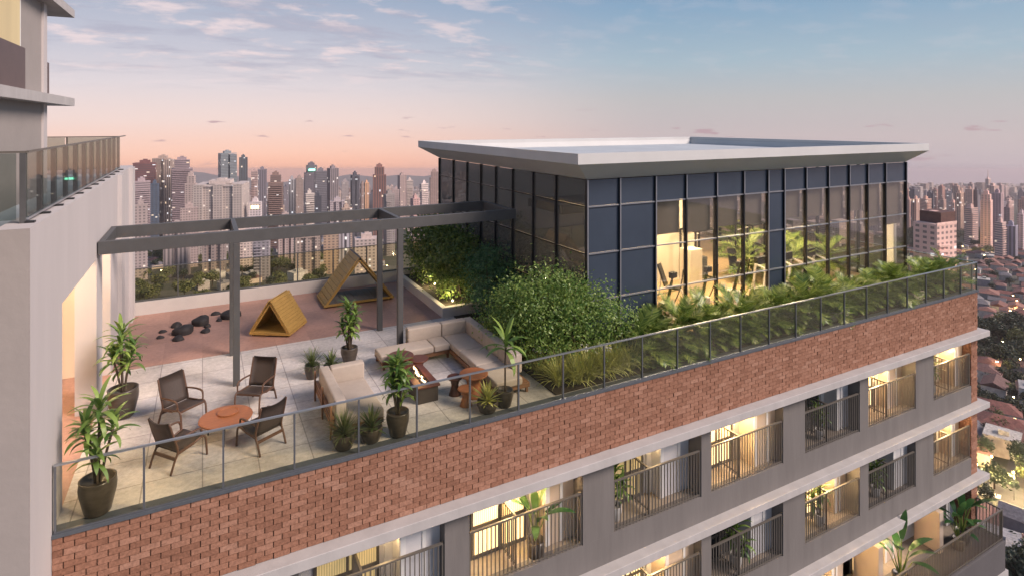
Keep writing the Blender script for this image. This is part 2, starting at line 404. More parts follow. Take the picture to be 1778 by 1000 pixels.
rb = MB(); 
for k in range(4):
    brick_panel(rb, 12.4, 26.3, -1.58-2.89*(k+1)+.23 if k < 3 else -12, -1.81-2.89*k if k else -.11, axis='y', const=XR-.1, out=1, seed=20+k)
rb.build('side_brick', MT['brick'], apt)
NFL = 5
OPN = [(-2.1,.85),(1.67,4.72),(5.31,8.41),(9.38,12.47),(12.85,15.95),(17.0,19.9),(20.4,23.33),(24.55,27.28)]
LIT = {0: '0adwddwdw'[:8], 1: 'wwwwdwdw', 2: 'wwwwwwwd', 3: 'wwwwwwww', 4: 'dddddddd'}
LIT[0] = '0hwhwdww'
lamp_spots = []
def balustrade(p, q, ztop, zbot, step=.105, bar=.022, mb=None):
    mb = mb or MB(); p = Vector(p); q = Vector(q); n = max(2, int((q-p).length/step))
    up = Vector((0,0,1))
    mb.bar(p+up*ztop, q+up*ztop, .05, .04); mb.bar(p+up*(zbot+.05), q+up*(zbot+.05), .035, .03)
    for i in range(n+1):
        c = p.lerp(q, i/n); w = bar if 0 < i < n else .04
        mb.bar(c+up*(zbot-(0.05 if 0 < i < n and i % 9 else .09)), c+up*(ztop-.015), w, w, up=(q-p))
    return mb
YB = YF + .95
for k in range(NFL):
    zb = -1.80 - 2.89*k; zs = zb + .22; sill = -3.76 - 2.89*k; znext = zb - 2.89
    MB().box(XL, YF-.29, zb, XR+.28, YB+.1, zs).build('slab', MT['slab'], apt, bevel=.012)
    MB().box(XL, YF, znext+.22, XR-.55, YF+.24, sill).build('upstand_wall', MT['stucco'], apt)
    MB().box(XL, YF+.24, sill-.16, XR-.55, YB, sill-.012).build('balcony_floor', MT['inner_floor'], apt)
    # brick end pier
    pb = MB(); brick_panel(pb, XR-.53, XR-.03, znext+.225, zb-.005, const=YF+.05, seed=40+k)
    brick_panel(pb, YF+.06, YB-.05, sill, zb-.005, axis='y', const=XR-.5, out=-1, seed=60+k)
    pb.build('end_pier', MT['brick'], apt)
    MB().box(XR-.5, YF+.05, znext+.222, XR-.04, YB, zb-.002).build('pier_core', MT['mortar'], apt)
    xs = [XL] + [x for o in OPN for x in o]
    if k != 2:
        for i in range(len(OPN)):
            a = OPN[i-1][1] if i else XL; b = OPN[i][0]
            if b - a > .05:
                MB().box(a, YF+.001, sill-.002, b, YB, zb+.002).build('pier', MT['stucco'], apt)
        MB().box(OPN[-1][1], YF+.6, sill, XR-.57, YB, zb).build('pier', MT['white'], apt)
    for i, (x0, x1) in enumerate(OPN):
        s = LIT[k][i]
        dw = 1.28 + .12*((i*7+k*3) % 3)
        win = MT['win_warm'] if s == 'w' else MT['win_dim'] if s == 'h' else MT['win_dark']
        # back wall with door, window frame and niche panel
        bw = MB().box(x0-.3 if k == 2 else x0, YB-.04, sill-.01, x1+.9 if k == 2 else x1, YB+.05, zb+.001); bw.build('back_wall', MT['inner'], apt)
        fr = MB(); xa, xb = x0+.42, x0+.42+dw; yt = YB-.07
        fr.box(xa, yt-.03, sill, xa+.06, yt+.03, zb-.12).box(xb-.06, yt-.03, sill, xb, yt+.03, zb-.12).box(xa, yt-.031, zb-.19, xb, yt+.029, zb-.12).box(xa, yt-.031, sill+.0, xb, yt+.029, sill+.09)
        xm = (xa+xb)/2; fr.box(xm-.03, yt-.032, sill+.09, xm+.03, yt+.028, zb-.19).box(xa+.06, yt-.0315, sill+.72, xb-.06, yt+.0275, sill+.80)
        wf = fr.build('window', MT['balrail'], apt)
        MB().box(xa+.05, yt-.012, sill+.08, xb-.05, yt+.012, zb-.185).build('pane', win, wf)
        MB().box(xb+.12, YB-.10, sill-.005, xb+.299, YB-.041, zb-.001).build('niche_trim', MT['white'], apt)
        nd = (.5, .3, .42)[(i+k) % 3] if k != 2 else .6
        pk = MB().box(xb+.3, YF+nd, sill-.005, x1-.001, YB-.042, zb-.0005); pk.build('niche_panel', MT['inner'] if s != 'w' else MT['beige'], apt)  # beige on lit balconies puts the warm lamplight into the panel colour
        MB().box(xb+.31, YF+nd-.02, sill-.004, xb+.43, YF+nd-.001, zb-.001).box(x1-.42, YF+nd-.02, sill-.004, x1-.34, YF+nd-.001, zb-.001).build('niche_trim', MT['white'], apt)
        if k != 2 or x1 < 9:
            balustrade((x0+.03, YF+.05, 0), (x1-.03 if i < 7 else XR-.62, YF+.05, 0), sill+1.29, sill+.0).build('railing', MT['balrail'], apt)
            xp = x0+1.24; balustrade((xp, YF+.1, 0), (xp, YB-.1, 0), sill+1.27, sill+.1).build('railing', MT['balrail'], apt)
        if s in 'wh':
            MB().box(x0+.9, YF+.4, zb-.03, x0+1.1, YF+.6, zb-.004).build('ceiling_light', MT['lampglow'], apt)
            if s == 'w': lamp_spots.append((x0+2.0, YF-.10, zb-.07, 13))
            lamp_spots.append((x0+1.35+(.5 if i % 2 else 0), YF+.55, zb-.22, (95 if s == 'w' else 20) * (1.25 if i % 2 == 0 else .9)))
# the deeper balcony of the lower floor
zf = -9.54
MB().box(8.0, YF-.95, zf-1.15, 27.78, YF-.001, zf-.005).build('balcony_slab', MT['stucco_dark'], apt, bevel=.01)
MB().box(8.0, YF-1.0, zf-1.40, 27.9, YF-.3, zf-1.152).build('slab', MT['slab'], apt)
bl = balustrade((8.1, YF-.87, 0), (27.7, YF-.87, 0), zf+1.2, zf+.02); balustrade((27.7, YF-.8, 0), (27.7, YF-.02, 0), zf+1.2, zf+.02, mb=bl)
bl.build('railing', MT['balrail'], apt)
for x in (12.65, 16.5, 21.06, 25.0):
    MB().box(x-.28, YF-.12, zf-.003, x, YB-.17, zf+1.55).build('partition', MT['beige'], apt, bevel=.01)
for i, (x, y, z, e) in enumerate(lamp_spots):
    if not (-14 < z): continue
    pl = bpy.data.lights.new('balcony_lamp', 'POINT'); pl.energy = e; pl.color = (1, .66, .30); pl.shadow_soft_size = .12
    po = bpy.data.objects.new('balcony_lamp', pl); COL.objects.link(po); po.location = (x, y, z)

# ------------------------------------------------------------------ terrace floor and its edges
fl = MB().box(XL, YF+.3, -.13, 9.9, 24.5, 0.0).build('terrace_floor', MT['deck']); fl['kind'] = 'structure'
A = gp0 = None
pts = [(-2.2, 19.15), (7.4, 19.15), (7.4, 24.4), (-2.2, 24.4)]
pk = MB().prism([(x, y, .002) for x, y in pts], (0, 0, .004)).build('playground_floor', MT['pink']); pk['kind'] = 'structure'
gr = thing('glass_railing', 'long glass balustrade with thin grey posts on top of the brick parapet', 'railing', (12.8, YF+.1, 0))
MB().bar((XL+.02, YF+.05, 1.13), (XR, YF+.05, 1.13), .048, .03).build('handrail', MT['raillight'], gr)
MB().box(XL+.02, YF+.03, .0, XR, YF+.07, .025).build('base_channel', MT['rail'], gr)
npan = 24; dx = (XR-XL-.06)/npan
for i in range(npan+1):
    x = XL+.04+i*dx
    MB().box(x-.016, YF+.025, .025, x+.016, YF+.075, 1.112).build('post', MT['rail'], gr)
    if i < npan: MB().box(x+.02, YF+.044, .025, x+dx-.02, YF+.056, 1.11).build('pane', MT['glass_rail'], gr)
sr = thing('glass_railing', 'short glass balustrade closing the planted strip at the end of the terrace', 'railing', (XR, 18, 0))
MB().bar((XR-.05, YF+.14, 1.13), (XR-.05, 26, 1.13), .06, .035).build('handrail', MT['raillight'], sr)
for i in range(12):
    y = YF+.2+i*1.2
    MB().box(XR-.08, y-.016, .0, XR-.02, y+.016, 1.112).build('post', MT['rail'], sr)
    if i < 11: MB().box(XR-.056, y+.02, .02, XR-.044, y+1.18, 1.11).build('pane', MT['glass_rail'], sr)
MB().box(XR-.2, YF+.3, -.13, XR+.02, 26.4, .0).build('coping', MT['coping'], apt)
# rear parapet and its glass
bp = thing('parapet_wall', 'low pale rear wall behind the playground carrying the rear glass panels', 'wall', (3, 24.6, 0))
MB().box(XL, 24.42, -.1, 9.85, 24.75, .45).build('wall', MT['planterwall'], bp)
rr = thing('glass_railing', 'rear glass balustrade of clear panels behind the black rocks and play tents', 'railing', (3, 24.6, .45))
MB().box(XL, 24.5, .45, 9.0, 24.6, .5).build('base_channel', MT['steel'], rr)
MB().bar((XL, 24.55, 1.62), (9.0, 24.55, 1.62), .035, .03).build('handrail', MT['steel'], rr)
for i in range(9):
    x = XL+.03+i*1.38
    MB().box(x-.02, 24.52, .5, x+.02, 24.58, 1.605).build('post', MT['steel'], rr)
    if i < 8: MB().box(x+.02, 24.544, .5, x+1.36, 24.556, 1.6).build('pane', MT['glass_far'], rr)
# planters
pl = thing('planter', 'low pale planter box in front of the tall hedge beside the glass pavilion', 'planter', (8.6, 21.8, 0))
MB().box(7.4, 19.1, .0, 9.8, 19.28, .35).box(7.4, 19.28, .0, 7.58, 24.4, .35).build('wall', MT['planterwall'], pl)
MB().box(7.58, 19.28, .0, 9.8, 24.4, .27).build('soil', MT['soil'], pl)
p2 = thing('planting_bed', 'flush planting bed of dark soil along the front glass balustrade', 'planting bed', (17, 13, 0))
MB().prism([(7.8,YF+.31,.003),(XR-.22,YF+.31,.003),(XR-.22,13.9,.003),(9.85,13.9,.003),(9.85,19.05,.003),(7.8,19.05,.003)], (0,0,.03)).build('soil', MT['soil'], p2)
MB().box(19.0, YF+.36, .034, 19.9, YF+.5, .3).box(23.9, YF+.36, .034, 24.7, YF+.5, .3).box(15.1, YF+.36, .034, 15.6, YF+.5, .22).build('edge', MT['planterwall'], p2)

# ------------------------------------------------------------------ glass pavilion
PX0, PX1, PY0, PY1, PZ = 9.9, 26.3, 14.0, 25.9, 5.15
pav = thing('glass_pavilion', 'glass walled rooftop gym pavilion with a wide pale roof flaring outward', 'pavilion', (18, 20, 0))
ox, oy, z0, z1 = .78, .7, 5.65, 5.95
O0 = [(PX0-ox, PY0-oy), (PX1+.45, PY0-oy), (PX1+.45, PY1+.85), (PX0-ox, PY1+.85)]; I0 = [(PX0, PY0), (PX1, PY0), (PX1, PY1), (PX0, PY1)]
def inset(P, d): return [(P[0][0]+d, P[0][1]+d), (P[1][0]-d, P[1][1]+d), (P[2][0]-d, P[2][1]-d), (P[3][0]+d, P[3][1]-d)]
def rings(levels):
    mb = MB(); n = len(levels)
    for P, z in levels: mb.v += [(x, y, z) for x, y in P]
    for i in range(n-1):
        for k in range(4): mb.f.append((i*4+k, i*4+(k+1)%4, (i+1)*4+(k+1)%4, (i+1)*4+k))
    return mb
r1 = inset(O0, .18); r2 = inset(O0, .19); r3 = inset(O0, .26); r4 = inset(O0, .34)
roof = rings([(I0, PZ), (O0, z0), (O0, z1), (r1, z1), (r2, 5.78), (r3, 5.78), (r4, 5.53)]).build('roof', MT['roofmetal'], pav)
rm = rings([(r4, 5.53)]); rm.f = [(0,1,2,3)]; rm.build('roof_floor', MT['rooftop'], pav)
MB().add([(x,y,PZ+.002) for x,y in I0], [(3,2,1,0)]).build('ceiling', MT['gymwall'], pav)
ZT = [0.0, 1.6, 2.97, 4.35, PZ]
fx = [PX0] + [onY(p, PY0) for p in (1075,1137,1190,1243,1290,1332,1360,1398,1437,1473,1505,1536)] + [PX1]
for i in range(13):
    a, b = fx[i], fx[i+1]
    for j in range(4):
        sp = j == 3 or i in (0, 1, 6)
        MB().box(a+.03, PY0-.012, ZT[j]+.02, b-.03, PY0+.012, ZT[j+1]-.02).build('spandrel_panel' if sp else 'pane', MT['spandrel'] if sp else MT['glass_vision'], pav)
for i, x in enumerate(fx):
    MB().box(x-.028, PY0-.07, 0, x+.028, PY0+.05, PZ-.003).build('mullion', MT['mull'], pav)
    MB().box(x-.03, PY0-.09, 0 if i in (0,1,2,6,7) else 4.35, x+.012, PY0-.071, PZ-.004).build('mullion_cap', MT['transom'] if i else MT['transom'], pav)
for z in ZT[1:4]: MB().box(PX0, PY0-.06, z-.018, PX1, PY0-.013, z+.018).build('transom', MT['transom'], pav)
ly = [PY0] + [onX(p, PX0) for p in (967, 927, 891.5, 862, 836, 812, 788)] + [PY1]
for i in range(8):
    for j in range(4):
        MB().box(PX0-.012, ly[i]+.03, ZT[j]+.02, PX0+.012, ly[i+1]-.03, ZT[j+1]-.02).build('pane', MT['glass_dark'], pav)
for y in ly[1:]: MB().box(PX0-.07, y-.028, 0, PX0+.05, y+.028, PZ-.003).build('mullion', MT['mull'], pav)
for z in ZT[1:4]: MB().box(PX0-.05, PY0+.05, z-.015, PX0-.013, PY1, z+.015).build('transom', MT['mull'], pav)
MB().box(PX1-.012, PY0+.03, 0, PX1+.012, PY1, PZ-.01).build('pane', MT['glass_vision'], pav)
MB().box(PX0+.05, PY1-.012, 1.0, PX1-.05, PY1+.012, PZ-.01).build('pane', MT['glass_vision'], pav)
MB().box(PX0+.05, PY1-.06, 0, PX1-.05, PY1+.06, 1.0).build('rear_wall', MT['gymwall'], pav)
for x in (13, 16, 19, 22, 25): MB().box(x-.04, PY1-.05, 1.0, x+.04, PY1+.05, PZ-.005).build('mullion', MT['mull'], pav)
for y in (16, 18, 20, 22, 24): MB().box(PX1-.06, y-.04, 0, PX1+.05, y+.04, PZ-.005).build('mullion', MT['mull'], pav)
MB().box(PX0+.06, PY0+.06, -.1, PX1-.06, PY1-.07, .02).build('gym_floor', MT['gymfloor'], pav)
MB().box(PX0+.06, PY0+.06, 4.42, PX1-.06, PY1-.07, 4.5).build('gym_ceiling', MT['gymwall'], pav)
MB().box(10.1, 19.2, .02, 19.6, 19.4, 4.41).build('inner_wall', MT['gymwall'], pav)
MB().box(17.1, 17.1, .02, 17.75, 17.7, 1.75).build('partition', MT['gymwall'], pav, bevel=.02)
MB().box(21.3, 22.2, .02, 21.7, 22.6, 4.41).build('inner_column', MT['white'], pav)
MB().box(26.0, 14.3, .02, 26.2, 14.6, 4.41).build('inner_column', MT['white'], pav)
for i in range(2, 13):
    if i in (6,): continue
    d = [0,0,3.25,3.22,3.28,3.24,0,3.3,3.26,3.05,3.3,2.6,2.55][i]
    MB().box(fx[i]+.04, PY0+.16, d, fx[i+1]-.1, PY0+.17, 4.4).build('roller_blind', MT['blind'], pav)
for x, y in ((13.9,15.6),(13.9,17.8),(16.2,15.6),(16.2,17.8),(18.4,16.2)):
    MB().box(x-.3, y-.15, 4.395, x+.3, y+.15, 4.416).build('ceiling_light', MT['lampglow'], pav)
for x, y, e in ((14.2,16.6,230),(16.6,16.4,250),(19.4,16.8,360),(23.5,17,300),(20.5,21.5,260)):
    al = bpy.data.lights.new('gym_lamp', 'AREA'); al.energy = e; al.color = (1, .78, .48); al.size = 1.2
    ao = bpy.data.objects.new('gym_lamp', al); COL.objects.link(ao); ao.location = (x, y, 4.36)

# ------------------------------------------------------------------ pergola
pg = thing('pergola', 'graphite steel pergola frame spanning the terrace from white wall to pavilion', 'pergola', (3.4, 17.9, 0))
bw, zt, zl = .13, 4.0, 3.69
for y in (16.75, 18.98): MB().box(XL+.02, y-bw/2, zl, 9.0, y+bw/2, zt).build('beam', MT['steel'], pg, bevel=.008)
for x in (XL+.09, .78, 5.15, 8.93): MB().box(x-.06, 16.75+bw/2, zl+.003, x+.06, 18.98-bw/2, zt-.003).build('crossbeam', MT['steel'], pg, bevel=.008)
for x in (.78, 5.15):
    for y in (16.75, 18.98): MB().box(x-.08, y-.08, 0, x+.08, y+.08, zl).build('post', MT['steel'], pg, bevel=.008)

# ------------------------------------------------------------------ neighbouring tower
tw = thing('residential_tower', 'pale rendered tower with glass railed podium and arcade at the left', 'tower', (-8, 17, gz(-8,17)))
W = .42; zp = 5.28; X0 = XL-W
def tb(n, m, *b, bevel=0): return MB().box(*b).build(n, MT[m], tw, bevel=bevel)
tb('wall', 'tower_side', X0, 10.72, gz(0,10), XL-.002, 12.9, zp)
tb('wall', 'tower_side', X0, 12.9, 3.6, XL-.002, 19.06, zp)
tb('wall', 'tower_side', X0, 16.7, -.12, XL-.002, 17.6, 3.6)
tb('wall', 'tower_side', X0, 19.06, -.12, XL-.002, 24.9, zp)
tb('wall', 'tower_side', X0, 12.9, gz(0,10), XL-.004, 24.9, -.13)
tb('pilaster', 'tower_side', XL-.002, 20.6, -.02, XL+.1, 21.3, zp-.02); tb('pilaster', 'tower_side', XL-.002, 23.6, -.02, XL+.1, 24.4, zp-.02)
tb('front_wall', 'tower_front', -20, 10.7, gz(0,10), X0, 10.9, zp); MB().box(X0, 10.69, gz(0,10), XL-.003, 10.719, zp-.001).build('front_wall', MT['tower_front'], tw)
tb('lobby_floor', 'pink', -9, 10.9, -.12, X0, 24.9, -.004); MB().box(X0, 12.9, -.12, XL, 16.7, -.003).box(X0, 17.6, -.12, XL, 19.06, -.003).build('threshold', MT['pink'], tw)
tb('lobby_wall', 'beige', -5.3, 10.9, 0, -5.1, 24.9, 4.6)
tb('lobby_wall', 'beige', -5.1, 19.3, 0, X0-.002, 19.5, 4.6)
tb('terrace_slab', 'tower_side', -20, 10.9, 4.62, X0, 24.9, 5.0)
tb('podium_roof', 'rooftop', -20, 10.9, 5.0, X0, 24.9, 5.02)
for y, e in ((14.8, 260), (18.3, 160)):
    l = bpy.data.lights.new('lobby_lamp', 'POINT'); l.energy = e; l.color = (1, .72, .42); l.shadow_soft_size = .25
    o = bpy.data.objects.new('lobby_lamp', l); COL.objects.link(o); o.location = (-3.9, y, 4.0)
    MB().box(-4.1, y-.2, 4.58, -3.7, y+.2, 4.615).build('ceiling_light', MT['lampglow'], tw)
# podium balustrade
xr = XL-.16
MB().bar((xr, 11.3, 6.36), (xr, 24.0, 6.36), .045, .03).bar((xr, 11.3, 6.36), (-9, 11.3, 6.36), .045, .03).bar((xr, 22.6, 6.36), (-9, 22.6, 6.36), .045, .03).build('handrail', MT['balrail'], tw)
ys = [11.3+i*(22.6-11.3)/11 for i in range(12)]
for i, y in enumerate(ys):
    MB().box(xr-.08, y-.05, 5.24, xr-.012, y+.05, 6.345).build('post', MT['steel'], tw)
    MB().box(xr-.02, y-.05, 5.281, xr+.10, y+.05, 5.31).build('bracket', MT['black'], tw)
    if i < 11: MB().box(xr-.006, y+.02, 5.36, xr+.006, ys[i+1]-.02, 6.34).build('pane', MT['glass_tower'], tw)
MB().box(xr-.02, 11.3, 5.33, xr+.02, 22.6, 5.36).build('base_channel', MT['raillight'], tw)
for i in range(4):
    x = xr-.1-i*1.3
    MB().box(x-1.28, 11.29, 5.33, x-.03, 11.31, 6.34).build('pane', MT['glass_tower'], tw); MB().box(x-1.3, 11.27, 5.28, x-1.26, 11.33, 6.345).build('post', MT['balrail'], tw)
    MB().box(x-1.28, 22.594, 5.33, x-.03, 22.606, 6.34).build('pane', MT['glass_tower'], tw); MB().box(x-1.3, 22.58, 5.28, x-1.26, 22.62, 6.345).build('post', MT['balrail'], tw)
# upper storeys
UX, UY = -3.55, 18.7
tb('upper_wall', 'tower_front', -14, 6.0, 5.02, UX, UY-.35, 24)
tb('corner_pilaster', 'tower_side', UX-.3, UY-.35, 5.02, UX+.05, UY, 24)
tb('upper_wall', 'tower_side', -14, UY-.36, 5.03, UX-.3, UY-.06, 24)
for z in (7.28, 9.8, 13.3):
    MB().box(-14, 6.0, z, UX+.32, UY+1.9, z+.22).build('slab', MT['slab'], tw)
    MB().box(UX-1.2, UY+.1, z+.22, UX-.02, UY+.6, z+1.1).build('balcony_panel', MT['brown_panel'], tw)
    a = onX(44, UX+.2)
    MB().box(UX+.12, 8, z+.225, UX+.2, a, z+1.12).build('balcony_panel', MT['brown_panel'], tw)
    b = onX(31, UX)
    f = MB().box(UX+.001, 9, z+.23, UX+.05, b, z+2.5); fo = f.build('window', MT['white'], tw)
    MB().box(UX+.02, 9.1, z+.3, UX+.062, b-.12, z+2.4).build('pane', MT['win_dim'], fo)
# ------------------------------------------------------------------ furniture of the terrace
def smooth_tube(pts, n=6):          # Catmull-Rom through the points
    P = [Vector(p) for p in pts]; P = [2*P[0]-P[1]] + P + [2*P[-1]-P[-2]]; out = []
    for i in range(1, len(P)-2):
        for k in range(n):
            t = k/n; a, b, c, d = P[i-1:i+3]
            out.append(.5*((2*b)+(c-a)*t+(2*a-5*b+4*c-d)*t*t+(3*b-a-3*c+d)*t**3))
    out.append(P[-2]); return out
def make_chair(label):              # faces +X, origin on the floor
    t = thing('armchair', label, 'armchair', group='armchairs around the round table')
    seat = MB()
    prof = [(.34,.43),(.30,.435),(.18,.405),(.0,.375),(-.14,.36),(-.22,.365)]
    back = [(-.215,.375),(-.25,.46),(-.30,.62),(-.36,.80),(-.41,.98)]
    def sling(mb, pr, w, th, curve=0.):
        o = len(mb.v); n = 7; N = len(pr)
        for s in (0, 1):
            for i, (x, z) in enumerate(pr):
                for k in range(n):
                    u = -1 + 2*k/(n-1); dip = curve*(1-u*u)*(i/(N-1))
                    mb.v.append((x - (th if s and abs(pr[0][1]-pr[-1][1]) > .3 else 0) - dip*.35, u*w, z - dip*.0 + (0.035*u*u*(i == N-1) if curve else 0) - (th if s and abs(pr[0][1]-pr[-1][1]) <= .3 else 0)))
        for s in (0, 1):
            for i in range(N-1):
                for k in range(n-1):
                    a = o+s*N*n+i*n+k; q = (a, a+1, a+n+1, a+n); mb.f.append(q if s else q[::-1])
        e = [i*n for i in range(N)]; e2 = [i*n+n-1 for i in range(N)]
        for ed in (e, e2):
            for i in range(N-1): mb.f.append((o+ed[i], o+ed[i+1], o+ed[i+1]+N*n, o+ed[i]+N*n))
        for row in (0, (N-1)*n):
            for k in range(n-1): mb.f.append((o+row+k, o+row+k+1, o+row+k+1+N*n, o+row+k+N*n))
        return mb
    sling(seat, prof, .285, .03).build('seat', MT['chair_mesh'], t, world=False, smooth=True)
    sling(MB(), back, .285, .025, .16).build('backrest', MT['chair_mesh'], t, world=False, smooth=True)
    for s in (-1, 1):
        y = s*.305
        MB().tube(smooth_tube([(.40,y,0),(.385,y,.2),(.36,y,.37),(.28,y,.425),(.1,y,.385)]), .021, 8).build('leg', MT['wood_dark'], t, world=False, smooth=True)
        MB().tube(smooth_tube([(-.40,y,0),(-.32,y,.22),(-.25,y,.4),(-.33,y,.68),(-.42,y*.98,.99)]), .021, 8).build('leg', MT['wood_dark'], t, world=False, smooth=True)
        MB().tube(smooth_tube([(.27,y,.42),(.26,y*1.03,.56),(.2,y*1.05,.625),(-.02,y*1.05,.63),(-.29,y,.6)]), [.018]*6+[.022]*12+[.02]*7, 8).build('armrest', MT['wood_dark'], t, world=False, smooth=True)
        MB().bar((.1,y,.385), (-.25,y,.35), .03, .05).build('side_rail', MT['wood_dark'], t, world=False)
    MB().bar((-.3,-.3,.26), (-.3,.3,.26), .025, .06).build('stretcher', MT['wood_dark'], t, world=False)
    MB().bar((.33,-.29,.40), (.33,.29,.40), .03, .04).build('front_rail', MT['wood_dark'], t, world=False)
    return t
TC = (.45, 14.09)
ch = make_chair('brown sling armchair at the round table, nearest the lone plant pot by the arcade')
def face(x, y): return math.atan2(TC[1]-y, TC[0]-x)
ch.location = (-.40, 15.28, 0); ch.rotation_euler = (0,0,math.atan2(-.81,.6))
dup(ch, (1.14, 15.33, 0), math.atan2(-.83,-.56), 'brown sling armchair at the round table, beside the front pergola post')
dup(ch, (-.42, 13.52, 0), math.atan2(.62,.78), 'brown sling armchair with its back toward the corner pot by the railing')
dup(ch, (1.10, 13.40, 0), math.atan2(.86,-.50), 'brown sling armchair at the round table with its back toward the chaise sofa')
rt = thing('coffee_table', 'round reddish wood coffee table between the four armchairs', 'coffee table', (*TC, 0))
MB().lathe([(.50,.405),(.53,.415),(.535,.43),(.53,.445),(.51,.45)], 40).build('tabletop', MT['wood_red'], rt, world=False)
for k in range(3):
    a = 2*math.pi*k/3+.4
    MB().tube([(.38*math.cos(a),.38*math.sin(a),.405), (.43*math.cos(a),.43*math.sin(a),0)], [.022,.015], 8).build('leg', MT['black'], rt, world=False)
tr = MB().lathe([(.19,0),(.215,.006),(.22,.026),(.2,.03),(.195,.018),(.02,.016)], 32).build('tray', MT['wood_red']); tr.location = (.50, 14.24, .4505)
tag(tr, 'small round wooden tray lying on the reddish coffee table', 'tray')

def cushion(mb, x0,y0,z0,x1,y1,z1): return mb.box(x0,y0,z0,x1,y1,z1)
def cush(name, parent, *b):
    o = MB().box(*b).build(name, MT['cushion'], parent)
    bv = o.modifiers.new('soft', 'BEVEL'); bv.width = .045; bv.segments = 4
    o.data.polygons.foreach_set('use_smooth', [True]*len(o.data.polygons))
    return o
def legs(par, spots, h=.14, mat='wood_sofa'):
    for x, y in spots: MB().box(x-.03, y-.03, 0, x+.03, y+.03, h).build('leg', MT[mat], par)
ls = thing('corner_sofa', 'large beige corner sofa on a low wood base beside the fire pit', 'sofa', (6.2, 15.8, 0))
MB().box(4.36, 15.80, .13, 6.33, 16.62, .25).box(6.33, 12.84, .13, 7.33, 16.62, .25).build('base', MT['wood_sofa'], ls, bevel=.008)
legs(ls, [(4.42,15.86),(4.42,16.56),(6.3,15.86),(6.42,12.9),(7.27,12.9),(7.27,16.56),(6.42,14.4)], .13)
for b in ((4.3,15.74,.25,5.84,16.40,.44),(5.85,15.74,.25,6.34,16.40,.44),(6.35,15.1,.25,7.10,16.40,.44),(6.35,13.98,.25,7.10,15.09,.44),(6.35,12.78,.25,7.10,13.97,.44)): cush('seat_cushion', ls, *b)
for b in ((5.28,16.40,.30,6.32,16.66,.80),(6.33,16.40,.30,7.12,16.66,.80),(7.10,15.2,.30,7.37,16.64,.80),(7.10,14.2,.30,7.37,15.19,.80),(7.10,13.3,.30,7.37,14.19,.80)): cush('back_cushion', ls, *b)
cs = thing('chaise_sofa', 'beige single chaise sofa with slatted wood side behind the glass railing', 'sofa', (3.0, 13.9, 0))
bb = MB().box(2.55,12.92,.15,3.58,14.92,.2)
for z in (.2, .30, .40): bb.box(2.46,12.92,z,2.52,14.94,z+.07)
bb.box(2.50,12.86,.13,3.58,12.92,.24); bb.build('base', MT['wood_sofa'], cs)
for y in (12.9, 13.9, 14.9): MB().box(2.42,y-.03,0,2.458,y+.03,.72).build('leg', MT['wood_sofa'], cs)
MB().box(3.5,12.94,0,3.56,13.0,.15).build('leg', MT['wood_sofa'], cs); MB().box(3.5,14.84,0,3.56,14.9,.15).build('leg', MT['wood_sofa'], cs)
cush('seat_cushion', cs, 2.76,12.88,.2,3.6,14.68,.43); cush('back_cushion', cs, 2.53,12.88,.22,2.77,14.94,.80); cush('back_cushion', cs, 2.78,14.69,.22,3.6,14.94,.80)
fp = thing('fire_pit', 'dark rectangular fire pit with low flames between the sofas', 'fire pit', (4.86, 14.2, 0))
MB().box(4.6,13.5,0,5.12,14.9,.37).build('body', MT['firepit'], fp, bevel=.012)
MB().box(4.56,13.46,.371,4.74,14.94,.41).box(4.98,13.46,.371,5.16,14.94,.41).box(4.74,13.46,.371,4.98,13.62,.41).box(4.74,14.78,.371,4.98,14.94,.41).build('rim', MT['wicker'], fp, bevel=.006)
rk = MB()
for k in range(60):
    c = Vector((R.uniform(4.76,4.96), R.uniform(13.66,14.74), .385)); rk.lathe([(.006,-.02),(.025,0),(.02,.015),(.004,.025)], 6, c)
rk.build('pebble_bed', MT['rock'], fp)
flm = MB()
for k in range(10):
    y = 13.75+k*.095+R.uniform(-.03,.03); x = 4.86+R.uniform(-.05,.05); h = R.uniform(.05,.12)
    flm.tube(smooth_tube([(x,y,.39),(x+.02,y+R.uniform(-.03,.03),.39+h*.35),(x-.012,y+R.uniform(-.03,.03),.39+h*.7),(x+.01,y,.39+h)],3), [.014,.022,.024,.024,.022,.018,.014,.009,.006,.002], 6)
flm.build('flames', MT['flame'], fp, smooth=True)
l = bpy.data.lights.new('fire_glow', 'POINT'); l.energy = 4; l.color = (1,.5,.18); l.shadow_soft_size = .15
o = bpy.data.objects.new('fire_glow', l); COL.objects.link(o); o.location = (4.86, 14.2, .6)
def side_table(x, y, r, h, name, label, mat, cat='side table', hour=True):
    t = thing(name, label, cat, (x, y, 0))
    MB().lathe([(r*.96,h-.04),(r,h-.032),(r,h-.008),(r*.97,h)], 32).build('tabletop', MT[mat], t, world=False)
    MB().lathe([(r*.78,0),(r*.74,.02),(r*.5,h*.4),(r*.45,h*.55),(r*.6,h*.8),(r*.8,h-.04)], 24).build('pedestal', MT[mat], t, world=False, smooth=True)
    return t
side_table(4.72,15.30,.35,.55,'side_table','larger dark red round side table in front of the corner sofa','wicker')
side_table(5.16,15.12,.27,.45,'side_table','smaller dark red round side table tucked beside the larger one','wicker')
side_table(5.6,13.6,.2,.45,'stool','dark hourglass stool standing between the fire pit and the wooden table','wicker','stool')
side_table(6.0,13.35,.36,.55,'side_table','bright wooden round table on a pedestal in front of the sofa','wood_red')
side_table(5.62,12.95,.2,.42,'stool','brown hourglass stool in front of the wooden round table','wood_red','stool')

